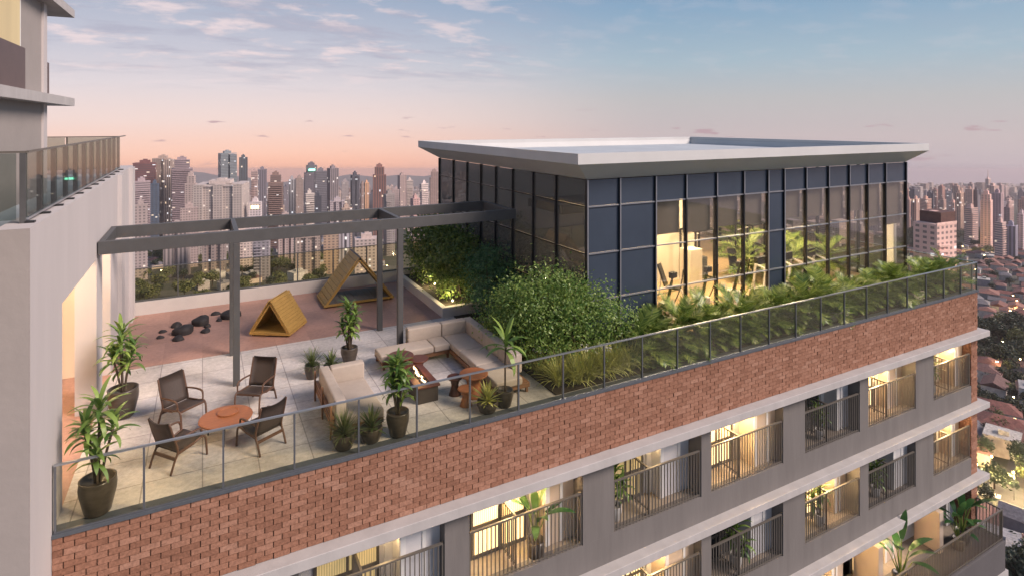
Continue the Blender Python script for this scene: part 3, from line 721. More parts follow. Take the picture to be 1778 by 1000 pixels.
# play tents: a platform, two leaning boarded panels, a ridge cap
def tent(c, ax, w, d, h, label, cap):
    ang = math.atan2(ax[1], ax[0]); t = thing('play_tent', label, 'play tent', (*c, 0), ang)      # local +X runs from the mouth to the rear
    MB().box(-d/2, -w/2, .06, d/2, w/2, .14).build('platform', MT['wood_yellow'], t, world=False, bevel=.006)
    for x in (-d/2+.12, 0, d/2-.12):
        for y in (-w/2+.1, w/2-.1): MB().box(x-.04, y-.05, 0, x+.04, y+.05, .06).build('foot', MT['wicker'], t, world=False)
    n = 11
    for s in (-1, 1):
        mb = MB(); a = Vector((0, s*w*.47, .142)); b = Vector((0, s*.012, h)); u = b-a; nrm = Vector((0, u.z, -u.y)).normalized()*s*.035
        for k in range(n):
            p0 = a + u*(k/n); p1 = a + u*((k+1)/n-.006)
            mb.prism([p0+Vector((-d/2,0,0)), p1+Vector((-d/2,0,0)), p1+Vector((d/2,0,0)), p0+Vector((d/2,0,0))], nrm)
        mb.build('roof_panel', MT['wood_yellow'], t, world=False)
        for x in (-d/2+.05, d/2-.05):
            MB().bar(Vector((x, a.y, a.z))-nrm*.9, Vector((x, b.y+s*.0, h-.05))-nrm*.9, .07, .05).build('rafter', MT['wood_yellow'], t, world=False)
    if not cap: MB().prism([(d/2-.08,-w*.44,.145),(d/2-.08,w*.44,.145),(d/2-.08,0,h-.09)], (.03,0,0)).build('rear_panel', MT['wood_yellow'], t, world=False)
    if cap:
        MB().prism([(-d/2-.01,-.15,h-.19),(-d/2-.01,0,h+.055),(-d/2-.01,.15,h-.19),(-d/2-.01,.13,h-.19),(-d/2-.01,0,h+.02),(-d/2-.01,-.13,h-.19)], (d+.02,0,0)).build('ridge_cap', MT['stucco'], t, world=False)
        mb = MB()
        for k in range(9): mb.box(-d/2+.05, -w*.42+k*w*.84/9, .141, d/2-.05, -w*.42+(k+.93)*w*.84/9, .155)
        mb.build('floor_mat', MT['stucco'], t, world=False)
    return t
tent((2.22,20.52), (.54,.84), 1.34, 1.26, 1.14, 'small yellow wooden A-frame play tent on the pink floor beside the black rocks', False)
tent((5.23,22.8), (.0,1.), 2.62, 1.55, 1.74, 'large yellow wooden A-frame play tent with a grey ridge cap near the hedge', True)
# black play rocks
RK = [(349,562,34,.62,'largest smooth black play rock, near the back wall'),(318,579,34,.66,'large blocky black play rock at the middle of the rock group'),(306,567,20,.6,'black play rock half hidden behind the large blocky one'),
 (375,546,17,.5,'low round black play rock between the largest rock and the pergola post'),(400,551,34,.6,'large black play rock partly hidden behind the pergola post'),(380.6,557,12,.5,'small flat black play rock in front of the pergola post'),
 (357,576,20,.45,'low black play rock with a second bump behind it'),(360,568,12,.8,'small black knob rock just behind the low rock'),(282.6,577,14,.5,'small black play rock at the far left of the group'),(278,587,14,.5,'smallest flat black rock at the front left of the group'),(309,590,22,.55,'black play rock in front of the large blocky one')]
for i, (px, py, w, hh, lab) in enumerate(RK):
    p0 = None; Z = H*F/(py-HY); c = at(px, Z); r = w*Z/F/2*.86
    bm = MB(); rr_ = random.Random(i); nn = 14; rows = 7; ph = [rr_.uniform(0,6.28) for _ in range(6)]
    for j in range(rows+1):
        e = j/rows*math.pi/2
        for k in range(nn):
            a = 2*math.pi*k/nn; q = 1+.12*math.sin(2*a+ph[0])+.08*math.sin(3*a+ph[1])+.06*math.sin(5*a+2*e+ph[2])
            flat = min(1, math.cos(e)*1.25) if w > 30 else math.cos(e)
            bm.v.append((r*q*flat*math.cos(a), r*q*flat*math.sin(a), r*hh*1.5*math.sin(e)*(1+.08*math.sin(a+ph[3]))))
    for j in range(rows):
        for k in range(nn): bm.f.append((j*nn+k, j*nn+(k+1)%nn, (j+1)*nn+(k+1)%nn, (j+1)*nn+k))
    o = bm.build('play_rock', MT['rock'], smooth=True); o.location = c; o.location.z = .004
    tag(o, lab, 'rock', 'black play rocks on the pink floor')

# ------------------------------------------------------------------ plants
def pot_mesh(r, h, kind=0):
    if kind == 0: return MB().lathe([(r*.62,0),(r*.7,h*.05),(r*.97,h*.62),(r,h*.78),(r*.96,h*.95),(r*.98,h),(r*.88,h),(r*.86,h*.88)], 24)
    return MB().lathe([(r*.8,0),(r*.85,h*.05),(r,h),(r*.9,h),(r*.88,h*.9)], 24)
def make_dracaena(label, seed, r=.29, h=.6, top=1.86, heads=4, leaf=.5, potmat='pot', spread=.2, nl=20, lean=0., name='potted_dracaena', w=.085):
    rr = random.Random(seed); t = thing(name, label, 'potted plant')
    pot_mesh(r, h).build('pot', MT[potmat], t, world=False, smooth=True)
    MB().lathe([(r*.86,h*.8),(.01,h*.88)], 20).build('soil', MT['soil'], t, world=False)
    st = MB(); fo = MB()
    for k in range(heads):
        a = k*2.4+rr.uniform(0,.6); f = 1-(k/(heads))*.62 if k else 1
        z = h + (top-h)*f*rr.uniform(.86,1) - .16; s = spread*(.25 if k == 0 else rr.uniform(.7,1.25))
        p = [(.03*math.cos(a),.03*math.sin(a),h*.8), (s*.55*math.cos(a),s*.55*math.sin(a),h+(z-h)*.5), (s*math.cos(a)+lean,s*math.sin(a),z)]
        st.tube(smooth_tube(p, 4), .022, 7)
        hd = Vector(p[-1]); n = nl if k == 0 else int(nl*.8)
        for i in range(n):
            q = i/n; az = i*2.399+rr.uniform(-.3,.3); el = 1.35-1.35*q+rr.uniform(-.15,.15)
            fo.blade(hd+Vector((0,0,.12-.26*q)), az, leaf*rr.uniform(.75,1.1)*(1 if k == 0 else .8), w*rr.uniform(.8,1.1), el, rr.uniform(1.5,2.4)*(.55+q*.45), 7, prof=.85)
    st.build('stem', MT['bark'], t, world=False, smooth=True); fo.build('foliage', MT['leaf_drac'], t, world=False)
    return t
def place(t, x, y, rot=0.): t.location = (x, y, 0); t.rotation_euler = (0,0,rot); return t
GP = 'leafy dracaenas in pots on the terrace'
for (lab, seed, x, y, kw) in [('tall dracaena in a dark tapered pot at the corner of the railing and white wall', 1, -1.62, 12.42, dict(top=1.95, heads=5, leaf=.58, nl=22)),
    ('tall dracaena in a brown pot standing alone by the arcade pillar', 2, -1.63, 16.2, dict(top=1.98, heads=6, leaf=.56, r=.32, h=.66, nl=22)),
    ('tall dark green dracaena between the pergola post and the chaise sofa', 3, 3.7, 16.86, dict(top=1.72, heads=8, leaf=.42, r=.24, h=.42, nl=24, spread=.16)),
    ('tall dracaena in an olive pot pressed against the front glass railing', 4, 3.77, 12.42, dict(top=1.78, heads=7, leaf=.46, r=.25, h=.52, nl=20, spread=.15))]:
    t = make_dracaena(lab, seed, **kw); t['group'] = GP; place(t, x, y, seed)
t = make_dracaena('slim single stemmed palm in a pot at the end of the corner sofa', 5, r=.22, h=.4, top=1.62, heads=1, leaf=.75, nl=17, name='potted_palm', w=.11); place(t, 6.42, 12.48)
def make_spiky(label, seed, r, h, n, leaf, w, name, kind=0, mat='leaf_yucca', potmat='pot'):
    rr = random.Random(seed); t = thing(name, label, 'potted plant')
    pot_mesh(r, h, kind).build('pot', MT[potmat], t, world=False, smooth=True)
    MB().lathe([(r*.86,h*.84),(.01,h*.9)], 20).build('soil', MT['soil'], t, world=False)
    fo = MB()
    for i in range(n):
        q = (i+.5)/n; fo.blade((0,0,h*.85+.06*(1-q)), i*2.399+rr.uniform(-.2,.2), leaf*rr.uniform(.8,1.1), w*rr.uniform(.8,1.15), 1.5-1.5*q+rr.uniform(-.1,.1), rr.uniform(.1,.5), 4, prof=.62)
    fo.build('foliage', MT[mat], t, world=False); return t
place(make_spiky('grey green spiky yucca in a dark pot beside the chaise sofa back', 1, .2, .36, 130, .5, .018, 'potted_yucca'), 2.59, 16.26)
place(make_spiky('low broad leaved agave pot hidden behind the chaise sofa', 2, .2, .3, 34, .4, .055, 'potted_agave'), 3.07, 16.2)
place(make_spiky('round spiky yucca ball in a dark pot behind the front glass railing', 3, .25, .32, 170, .5, .017, 'potted_yucca'), 2.62, 12.46)
place(make_spiky('broad leaved agave in a wide dark pot next to the yucca ball', 4, .24, .3, 36, .46, .06, 'potted_agave'), 3.2, 12.46)
place(make_spiky('low agave in a wide bowl behind the glass in front of the side tables', 5, .26, .26, 46, .46, .055, 'potted_agave', mat='leaf_grass'), 5.95, 12.44)

def bush(name, label, cat, blobs, n, leaf, mat, stems, seed, clump=.16, per=16, parts=('crown','trunk')):
    rr = random.Random(seed); c0 = Vector(blobs[0][0]); t = thing(name, label, cat, (c0.x, c0.y, 0))
    fo = MB(); vol = [b[1][0]*b[1][1]*b[1][2] for b in blobs]
    core = []
    for (c, r), v in zip(blobs, vol):
        k = int(n*v/sum(vol)/per)
        for _ in range(k):
            d = Vector((rr.gauss(0,1), rr.gauss(0,1), rr.gauss(0,1))).normalized()
            if d.z < -.75: d.z *= -.5
            q = rr.uniform(.5,1.0)**.5 * rr.uniform(.9,1.12)
            cc = Vector(c)+Vector((d.x*r[0]*q, d.y*r[1]*q, d.z*r[2]*q))
            s = clump*rr.uniform(.7,1.5); nd = (d*.7+Vector((rr.gauss(0,.4),rr.gauss(0,.4),rr.gauss(0,.4)+.5))).normalized()
            for _ in range(per):
                p = cc+Vector((rr.gauss(0,s),rr.gauss(0,s),rr.gauss(0,s*.7)))
                if p.z < .05: p.z = .05+rr.random()*.2
                nn = (nd+Vector((rr.gauss(0,.55),rr.gauss(0,.55),rr.gauss(0,.55)))).normalized()
                u = nn.cross(Vector((rr.gauss(0,1),rr.gauss(0,1),rr.gauss(0,1)))).normalized(); l = leaf*rr.uniform(.65,1.3)
                fo.leaf(p, nn, u, l, l*.55)
    fo.build(parts[0], MT[mat], t)
    st = MB()
    for _ in range(stems):
        c, r = rr.choice(blobs); e = Vector(c)+Vector((rr.uniform(-.6,.6)*r[0], rr.uniform(-.6,.6)*r[1], rr.uniform(-.2,.7)*r[2]))
        b = Vector((c[0]+rr.uniform(-.2,.2), c[1]+rr.uniform(-.2,.2), 0.02))
        st.tube(smooth_tube([b, b.lerp(e,.5)+Vector((rr.uniform(-.1,.1),rr.uniform(-.1,.1),.1)), e], 4), [.035-.0035*i for i in range(9)], 6)
    st.build(parts[1], MT['bark'], t)
    return t
bush('round_shrub', 'big bright green rounded shrub at the near corner of the glass pavilion', 'shrub', [((8.65,14.2,1.5),(1.25,1.15,1.2)),((9.35,13.5,1.35),(1.05,.75,1.05)),((8.15,15.1,1.15),(.8,.9,.95)),((10.2,13.35,1.05),(.75,.5,.8)),((8.5,13.6,.95),(.8,.65,.75)),((7.95,14.3,.9),(.5,.7,.7))], 21000, .088, 'leaf_bush', 22, 3, .21, 22)
bush('dark_shrub', 'dark bluish green shrub between the bright shrub and the tall hedge', 'shrub', [((8.9,18.3,1.35),(.85,1.3,1.15)),((8.5,17.2,.9),(.65,.9,.8)),((9.1,19.4,1.2),(.6,.8,1.0))], 8000, .10, 'leaf_dark', 10, 4)
for i, (y, zt, sd, lab) in enumerate([(20.3,2.5,11,'tall hedge tree against the pavilion glass, next to the dark shrub'),(21.8,2.85,12,'tall hedge tree in the middle of the planter box'),(23.4,2.95,13,'tall hedge tree at the rear end of the planter box')]):
    tt = bush('hedge_tree', lab, 'hedge', [((8.5,y,zt*.64),(1.05,.95,zt*.40)),((8.5,y-.3,zt*.32),(.8,.85,zt*.3))], 6200, .12, 'leaf_hedge', 8, sd, .17); tt['group'] = 'hedge trees in the planter box'
for x, y in ((8.1,19.9),(8.3,22.3)):
    MB().lathe([(.025,0),(.03,.05),(.025,.06)], 10, (x,y,.27)).build('garden_spotlight', MT['lampglow'])
    o = COL.objects[-1]; tag(o, 'small garden spotlight glowing in the planter soil, '+('nearest the planter corner' if y < 21 else 'near the rear of the planter'), 'garden light')
    l = bpy.data.lights.new('garden_light', 'POINT'); l.energy = 26; l.color = (1,.8,.4); l.shadow_soft_size = .1
    o = bpy.data.objects.new('garden_light', l); COL.objects.link(o); o.location = (x-.25,y-.25,.62)
def make_grass(label, seed, n=150, L=.75, fl=0, mat='leaf_grass', name='ornamental_grass'):
    rr = random.Random(seed); t = thing(name, label, 'grass'); fo = MB()
    for i in range(n):
        a = rr.uniform(0,6.28); q = rr.random(); b = rr.uniform(0,.12)
        fo.blade((b*math.cos(a),b*math.sin(a),.02), a+rr.uniform(-.4,.4), L*rr.uniform(.6,1.15), .022, 1.5-.75*q, .4+1.5*q*rr.random(), 5, prof=.6)
    fo.build('blades', MT[mat], t, world=False)
    if fl:
        fm = MB()
        for i in range(fl):
            a = rr.uniform(0,6.28); r_ = rr.uniform(.05,.35)*L; z = L*rr.uniform(.75,1.0)
            for k in range(5): fm.leaf(Vector((r_*math.cos(a),r_*math.sin(a),z))+Vector((rr.gauss(0,.02),rr.gauss(0,.02),rr.gauss(0,.02))), Vector((rr.gauss(0,1),rr.gauss(0,1),1)).normalized(), Vector((1,0,.01)).normalized(), .05, .035)
        fm.build('flowers', MT['flower'], t, world=False)
    return t
g1 = make_grass('yellow green grass tuft in the planting bed behind the front glass', 1, 170, .78)
g2 = make_grass('white flowered grass tuft below the bright green shrub', 2, 150, .7, 16)
GG = 'grass tufts in the planting bed'; g1['group'] = GG; g2['group'] = GG
for i, (x, y, s) in enumerate([(8.15,12.75,.9),(8.6,12.62,1.05),(9.05,12.66,1.2),(9.5,12.62,1.2),(9.95,12.66,1.15),(10.4,12.64,1.1),(8.35,13.1,1.0),(8.9,13.0,1.1),(9.4,12.95,1.0),(10.0,12.95,1.0)]):
    o = g1 if i == 0 else dup(g1, (x,y,.03), i*1.3, group=GG, scale=s); o.location = (x,y,.03)
for i, (x, y, s) in enumerate([(8.05,13.6,.9),(8.1,14.3,1.),(8.1,15.1,.95),(8.15,16,1.),(9.1,12.85,1.15),(9.7,12.8,1.1),(8.05,16.8,.85)]):
    o = g2 if i == 0 else dup(g2, (x,y,.03), i*1.7, group=GG, scale=s); o.location = (x,y,.03)

# lobed philodendrons along the front balustrade
def phil_leaf(mb, rr, base, az, L, el, droop):
    p = Vector(base); e = el; pts = []; seg = 10
    d2 = Vector((-math.sin(az), math.cos(az), 0))
    for i in range(seg+1):
        d = Vector((math.cos(az)*math.cos(e), math.sin(az)*math.cos(e), math.sin(e))); pts.append((p.copy(), d)); p = p+d*(L/seg); e -= droop/seg
    mb.tube([q[0] for q in pts], [.012-.0011*i for i in range(seg+1)], 4, False)
    for i in range(3, seg+1):
        c, d = pts[i]; up = d2.cross(d)
        f = math.sin(math.pi*(.18+.75*(i-3)/(seg-3)))
        for s in (-1, 1):
            for j in (0, .33, .67):
                if i == seg and j: continue
                cc = c + d*(L/seg)*j
                dr = (d2*s*.8+d*.62+up*rr.uniform(-.1,.2)).normalized(); l = L*.36*f*rr.uniform(.85,1.15); w = l*.10
                sd = dr.cross(up).normalized()*w; o = len(mb.v)
                mb.v += [tuple(cc-sd*.4), tuple(cc+sd*.4), tuple(cc+dr*l*.55+sd*.6+up*.01), tuple(cc+dr*l*.55-sd*.6+up*.01), tuple(cc+dr*l-up*l*.15)]
                mb.f += [(o,o+1,o+2,o+3), (o+3,o+2,o+4)]
def make_phil(label, seed, n=26, L=.85):
    rr = random.Random(seed); t = thing('philodendron', label, 'philodendron'); fo = MB()
    for i in range(n):
        q = i/n; phil_leaf(fo, rr, (0,0,.2+.2*(1-q)), i*2.399+rr.uniform(-.3,.3), L*rr.uniform(.75,1.15), 1.4-1.5*q+rr.uniform(-.15,.15), rr.uniform(.7,1.5))
    fo.build('foliage', MT['leaf_phil'], t, world=False)
    MB().tube([(0,0,-.0),(0,0,.4)], [.05,.04], 8).build('stem', MT['bark'], t, world=False)
    return t
PL = 'lobed philodendron among its row along the front glass railing'
protos = [make_phil(PL, s, 21+s%4, .88+.06*(s%3)) for s in (1,2,3)]
for p_ in protos: p_['group'] = 'philodendrons along the front railing'
spots = []
x = 10.9; i = 0
while x < 27.5:
    spots.append((x+R.uniform(-.1,.1), R.choice((13.02, 13.08, 13.14)), R.uniform(.74,1.12))); x += .46; i += 1
for i, (x, y, s) in enumerate(spots):
    o = protos[i] if i < 3 else dup(protos[i%3], (x,y,.03), 0, PL, 'philodendrons along the front railing', s)
    o.location = (x, y, .03); o.rotation_euler = (0,0,R.uniform(0,6.28)); o.scale = (s,s,s*R.uniform(.95,1.25))
low = make_phil('low young philodendron at the foot of the front glass railing', 9, 24, .46); low['group'] = 'young philodendrons at the foot of the railing'
for i in range(34):
    x = 11.0+i*.495; loc = (x+R.uniform(-.1,.1), 12.62+R.uniform(-.03,.05), .0); sc = R.uniform(.8,1.0)
    if i == 0: low.location = loc
    else: dup(low, loc, R.uniform(0,6.28), scale=sc)
for i, (x, y, s) in enumerate([(20.9,17.6,1.45),(22.4,16.6,1.2),(23.6,17.6,1.4),(25.0,16.6,1.2),(19.2,22.0,1.6),(24.3,21,1.5)]):
    dup(protos[i%3], (x,y,.3), i*1.1, 'philodendron added inside the glass pavilion to stand in for a reflection', 'philodendrons added as reflections in the pavilion glass', s)  # plants added indoors in place of foliage mirrored in the glass

# gym machines seen through the glass
def elliptical():
    t = thing('elliptical_trainer', 'white and black elliptical trainer behind the pavilion glass', 'gym machine', group='elliptical trainers behind the glass')
    MB().box(-.75,-.25,0,.75,.25,.1).box(.25,-.18,.1,.75,.18,.5).build('base', MT['machine'], t, world=False, bevel=.03)
    MB().tube([(.5,0,.4),(.35,0,1.0),(.25,0,1.45)], [.07,.05,.04], 10).build('column', MT['black'], t, world=False)
    MB().box(.15,-.14,1.42,.32,.14,1.62).build('console', MT['black'], t, world=False, bevel=.02)
    for s in (-1,1):
        MB().tube(smooth_tube([(.45,.3*s,.35),(.2,.3*s,.9),(.1,.32*s,1.3),(.0,.26*s,1.7)]), .022, 8).build('handle', MT['black'], t, world=False)
        MB().tube([(.45,.28*s,.3),(-.6,.24*s,.22 if s > 0 else .4)], .03, 8).box(-.45,.14*s if s > 0 else -.32,.3,-.1,.32 if s > 0 else -.14,.34).build('pedal_arm', MT['machine'], t, world=False)
    return t
e0 = elliptical(); e0.location = (14.45,15.0,.02); e0.rotation_euler = (0,0,rad(100))
dup(e0, (16.1,15.0,.02), rad(95)); dup(e0, (17.75,15.0,.02), rad(98))
def gym_bench(label, loc, rot, ang=70):
    t = thing('workout_bench', label, 'gym machine', loc, rot)
    MB().box(-.15,-.16,.42,.4,.16,.5).build('seat', MT['black'], t, world=False, bevel=.02)
    a = rad(ang); b = MB().bar((-.17,0,.5),(-.17-.85*math.cos(a),0,.5+.85*math.sin(a)),.34,.07,up=(1,0,.3)); b.build('backrest', MT['black'], t, world=False)
    MB().bar((-.6,0,.05),(.4,0,.45),.06).bar((.4,0,.45),(.55,0,.05),.06).bar((-.6,-.3,.04),(-.6,.3,.04),.06).bar((.55,-.3,.04),(.55,.3,.04),.06).bar((-.45,0,.1),(-.35,0,.85),.05).build('frame', MT['machine'], t, world=False)
    return t
gym_bench('black padded reclining bench near the lit gym wall', (15.95,17.0,.02), rad(-60))
gym_bench('black padded bench in front of the dark cable machine', (20.2,17.6,.02), rad(-120), 65)
def rack(label, loc, rot):
    t = thing('cable_machine', label, 'gym machine', loc, rot); f = MB()
    for x in (-.6,.6):
        for y in (-.4,.4): f.bar((x,y,0),(x,y,2.2),.07)
    for z in (.1,2.2):
        f.bar((-.6,-.4,z),(.6,-.4,z),.06).bar((-.6,.4,z),(.6,.4,z),.06).bar((-.6,-.4,z),(-.6,.4,z),.06).bar((.6,-.4,z),(.6,.4,z),.06)
    f.build('frame', MT['black'], t, world=False)
    w = MB()
    for k in range(12): w.box(-.22,-.35,.15+k*.075,.22,-.1,.215+k*.075)
    w.build('weight_stack', MT['steel'], t, world=False)
    MB().bar((-.5,.35,1.9),(.5,.35,1.9),.04).build('pull_bar', MT['machine'], t, world=False)
    return t
rack('dark cable machine with a weight stack at the middle of the gym', (22.2,18.5,.02), rad(15)); rack('dark cable machine behind the bench near the inner wall', (18.9,18.5,.02), rad(5))
def treadmill(label, loc, rot):
    t = thing('treadmill', label, 'gym machine', loc, rot)
    MB().box(-.9,-.4,.0,.9,.4,.18).build('deck', MT['machine'], t, world=False, bevel=.03); MB().box(-.8,-.26,.181,.7,.26,.19).build('belt', MT['black'], t, world=False)
    for s in (-1,1): MB().bar((.75,.36*s,.15),(.62,.36*s,1.2),.07).bar((.62,.36*s,1.2),(.1,.36*s,1.05),.05).build('upright', MT['machine'], t, world=False)
    MB().box(.55,-.36,1.15,.7,.36,1.45).build('console', MT['black'], t, world=False, bevel=.02); return t
tm = treadmill('treadmill in the right half of the gym behind the philodendrons', (19.8,15.3,.02), rad(95)); tm['group'] = 'treadmills in the gym'
dup(tm, (21.3,15.3,.02), rad(95)); dup(tm, (22.8,15.3,.02), rad(95)); dup(tm, (13.25,15.1,.02), rad(100), 'pale treadmill at the left end of the lit gym')

# balcony plants
def make_banana(label, seed, n=8, h=1.6, pot=True, mat='leaf_banana'):
    rr = random.Random(seed); t = thing('potted_banana_plant', label, 'potted plant'); fo = MB(); st = MB()
    pot_mesh(.22,.4,1).build('pot', MT['pot' if seed % 2 else 'pot_white'], t, world=False, smooth=True)
    for i in range(n):
        az = i*2.399+rr.uniform(-.3,.3); q = i/n; hh = h*rr.uniform(.55,.8)*(1-.25*q); rx = .12+.3*q
        b = Vector((rx*math.cos(az)*.9, rx*math.sin(az)*.9, hh)); st.tube(smooth_tube([(0,0,.36),(b.x*.4,b.y*.4,hh*.6),b],3), [.022,.02,.018,.016,.014,.012,.01], 6)
        fo.blade(b, az, h*rr.uniform(.38,.5), .2, 1.25-.9*q, rr.uniform(.7,1.5), 7, prof=.9)
    fo.build('foliage', MT[mat], t, world=False); st.build('stem', MT['leaf_phil'], t, world=False); return t
def bfl(k): return -3.76-2.89*k-.012
GB = 'potted plants on the balconies'
b0 = make_banana('broad leaved banana plant behind the bars of the lit left balcony', 1, 9, 1.75); b0.location = (7.2, YF+.29, bfl(0)); b0['group'] = GB
for (x, y, z, s, rot, lab) in [(21.7, YF-.35, -9.545, 1.25, .5, 'broad leaved banana plant on the long lower balcony before a lit wall'), (26.2, YF-.2, -9.545, 1.2, 2.2, 'broad leaved banana plant at the corner end of the long lower balcony'), (25.7,YF-.3,-9.545,1.0,4.,'broad leaved banana plant crowding the corner one on the lower balcony')]:
    dup(b0, (x,y,z), rot, lab, GB, s)
d0 = make_dracaena('spiky dracaena in a white pot behind bars on the dark balcony, second row', 21, r=.2, h=.4, top=1.4, heads=3, leaf=.55, potmat='pot_white', nl=20)
d0.location = (14.3, YF+.4, bfl(1)); d0['group'] = GB
for (x, y, k, s, rot, lab) in [(9.72, YF+.42, 0, 1.0, 1., 'spiky plant in a white pot at the left end of the dim top row balcony'), (18.3, YF+.4, 0, .78, 2., 'low spiky plant on the dark top row balcony'), (25.1, YF+.4, 0, .95, 3., 'spiky plant on the lit end balcony of the top row'), (18.3, YF+.4, 1, .95, 4., 'spiky plant in front of the lit wall, second row'), (21.5, YF+.4, 1, .85, 5., 'spiky plant behind dark bars near the right end, second row')]:
    dup(d0, (x,y,bfl(k)), rot, lab, GB, s)
# ------------------------------------------------------------------ the city
def towermat(name, island=False):
    m, N, L, b = new_mat(name)
    tc = node(N, 'ShaderNodeTexCoord'); oi = node(N, 'ShaderNodeObjectInfo'); g = node(N, 'ShaderNodeNewGeometry')
    def ma(op, a, b_=None, c=None):
        n = node(N, 'ShaderNodeMath', operation=op)
        for i, x in enumerate((a, b_, c)):
            if x is None: continue
            if isinstance(x, (int, float)): n.inputs[i].default_value = x
            else: L.new(x, n.inputs[i])
        return n.outputs[0]
    p = node(N, 'ShaderNodeSeparateXYZ'); L.new(tc.outputs['Object'], p.inputs[0])
    nn = node(N, 'ShaderNodeSeparateXYZ'); L.new(tc.outputs['Normal'], nn.inputs[0])
    isx = ma('GREATER_THAN', ma('ABSOLUTE', nn.outputs[0]), ma('ABSOLUTE', nn.outputs[1]))
    wall = ma('LESS_THAN', ma('ABSOLUTE', nn.outputs[2]), .5)
    rnd = g.outputs['Random Per Island'] if island else oi.outputs['Random']
    uu = node(N, 'ShaderNodeMix'); L.new(isx, uu.inputs[0]); L.new(p.outputs[0], uu.inputs[2]); L.new(p.outputs[1], uu.inputs[3])
    bay = ma('MULTIPLY_ADD', rnd, 2.2, 2.6)
    u = ma('DIVIDE', ma('ADD', uu.outputs[0], 500.), bay); v = ma('DIVIDE', ma('ADD', p.outputs[2], 600.), 3.05)
    fu = ma('FRACT', u); fv = ma('FRACT', v)
    al = rnd if island else oi.outputs['Alpha']
    band = ma('LESS_THAN', al, .34); vert = ma('MULTIPLY', ma('GREATER_THAN', al, .34), ma('LESS_THAN', al, .67))
    mu = ma('MAXIMUM', ma('MULTIPLY', ma('GREATER_THAN', fu, .24), ma('LESS_THAN', fu, .76)), band)
    mv = ma('MAXIMUM', ma('MULTIPLY', ma('GREATER_THAN', fv, .3), ma('LESS_THAN', fv, .78)), vert)
    win = ma('MULTIPLY', ma('MULTIPLY', mu, mv), wall)
    cb = node(N, 'ShaderNodeCombineXYZ'); L.new(ma('FLOOR', u), cb.inputs[0]); L.new(ma('FLOOR', v), cb.inputs[1]); L.new(ma('MULTIPLY', rnd, 97.), cb.inputs[2])
    wn = node(N, 'ShaderNodeTexWhiteNoise'); L.new(cb.outputs[0], wn.inputs[0])
    lit = ma('MULTIPLY', ma('GREATER_THAN', wn.outputs[0], .968), win)
    if island:
        rp = node(N, 'ShaderNodeValToRGB'); e = rp.color_ramp.elements
        e[0].color = (.30,.2,.18,1); e[1].color = (.42,.37,.36,1)
        for q, c in ((.3,(.5,.38,.33)),(.5,(.2,.19,.22)),(.75,(.55,.43,.38))): x = rp.color_ramp.elements.new(q); x.color = (*c,1)
        L.new(rnd, rp.inputs[0]); wc = rp.outputs[0]
    else: wc = oi.outputs['Color']
    nz = node(N, 'ShaderNodeTexNoise'); nz.inputs['Scale'].default_value = .09; nz.inputs['Detail'].default_value = 5; L.new(tc.outputs['Object'], nz.inputs[0])
    mr = node(N, 'ShaderNodeMapRange'); mr.inputs['To Min'].default_value = .75; mr.inputs['To Max'].default_value = 1.2; L.new(nz.outputs[0], mr.inputs[0])
    sc = node(N, 'ShaderNodeVectorMath', operation='SCALE'); L.new(wc, sc.inputs[0]); L.new(mr.outputs[0], sc.inputs['Scale'])
    mx = node(N, 'ShaderNodeMix', data_type='RGBA'); L.new(ma('MULTIPLY', win, .72), mx.inputs[0]); L.new(sc.outputs[0], mx.inputs[6]); mx.inputs[7].default_value = (.075,.072,.08,1)
    L.new(mx.outputs[2], b.inputs['Base Color'])
    er = node(N, 'ShaderNodeValToRGB'); e = er.color_ramp.elements; e[0].color = (1,.62,.25,1); e[1].color = (.85,.9,1,1); L.new(wn.outputs[1], er.inputs[0])
    L.new(er.outputs[0], b.inputs['Emission Color']); L.new(ma('MULTIPLY', lit, .75), b.inputs['Emission Strength'])
    rg = ma('MULTIPLY_ADD', win, -.45, .75); L.new(rg, b.inputs['Roughness'])
    return m
def paintmat(name, var=.2, scale=.5):
    m, N, L, b = new_mat(name); oi = node(N, 'ShaderNodeObjectInfo'); tc = node(N, 'ShaderNodeTexCoord')
    nz = node(N, 'ShaderNodeTexNoise'); nz.inputs['Scale'].default_value = scale; nz.inputs['Detail'].default_value = 6; L.new(tc.outputs['Object'], nz.inputs[0])
    mr = node(N, 'ShaderNodeMapRange'); mr.inputs['From Min'].default_value = .3; mr.inputs['From Max'].default_value = .7; mr.inputs['To Min'].default_value = 1-var; mr.inputs['To Max'].default_value = 1+var; L.new(nz.outputs[0], mr.inputs[0])
    sc = node(N, 'ShaderNodeVectorMath', operation='SCALE'); L.new(oi.outputs['Color'], sc.inputs[0]); L.new(mr.outputs[0], sc.inputs['Scale'])
    L.new(sc.outputs[0], b.inputs['Base Color']); b.inputs['Roughness'].default_value = .8; return m
MT['tower'] = towermat('tower_wall'); MT['towerfar'] = towermat('distant_wall', True); MT['paint'] = paintmat('house_paint'); MT['tiles'] = paintmat('roof_tiles', .35, 1.2)
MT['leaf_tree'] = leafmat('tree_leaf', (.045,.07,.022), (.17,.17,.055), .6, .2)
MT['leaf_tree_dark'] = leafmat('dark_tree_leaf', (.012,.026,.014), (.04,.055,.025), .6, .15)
MT['asphalt'] = M('asphalt', (.06,.058,.058), .85, scale=.4, var=.25)
MT['streetglow'] = emit('street_lamp_glow', (1,.68,.3), 30.)
MT['carpaint'] = M('car_paint', (.02,.022,.026), .25, metal=.3, coat=.6)
MT['signglow'] = emit('green_sign', (.25,1,.6), 2.5); MT['signwarm'] = emit('lit_crown', (1,.8,.35), 2.2)
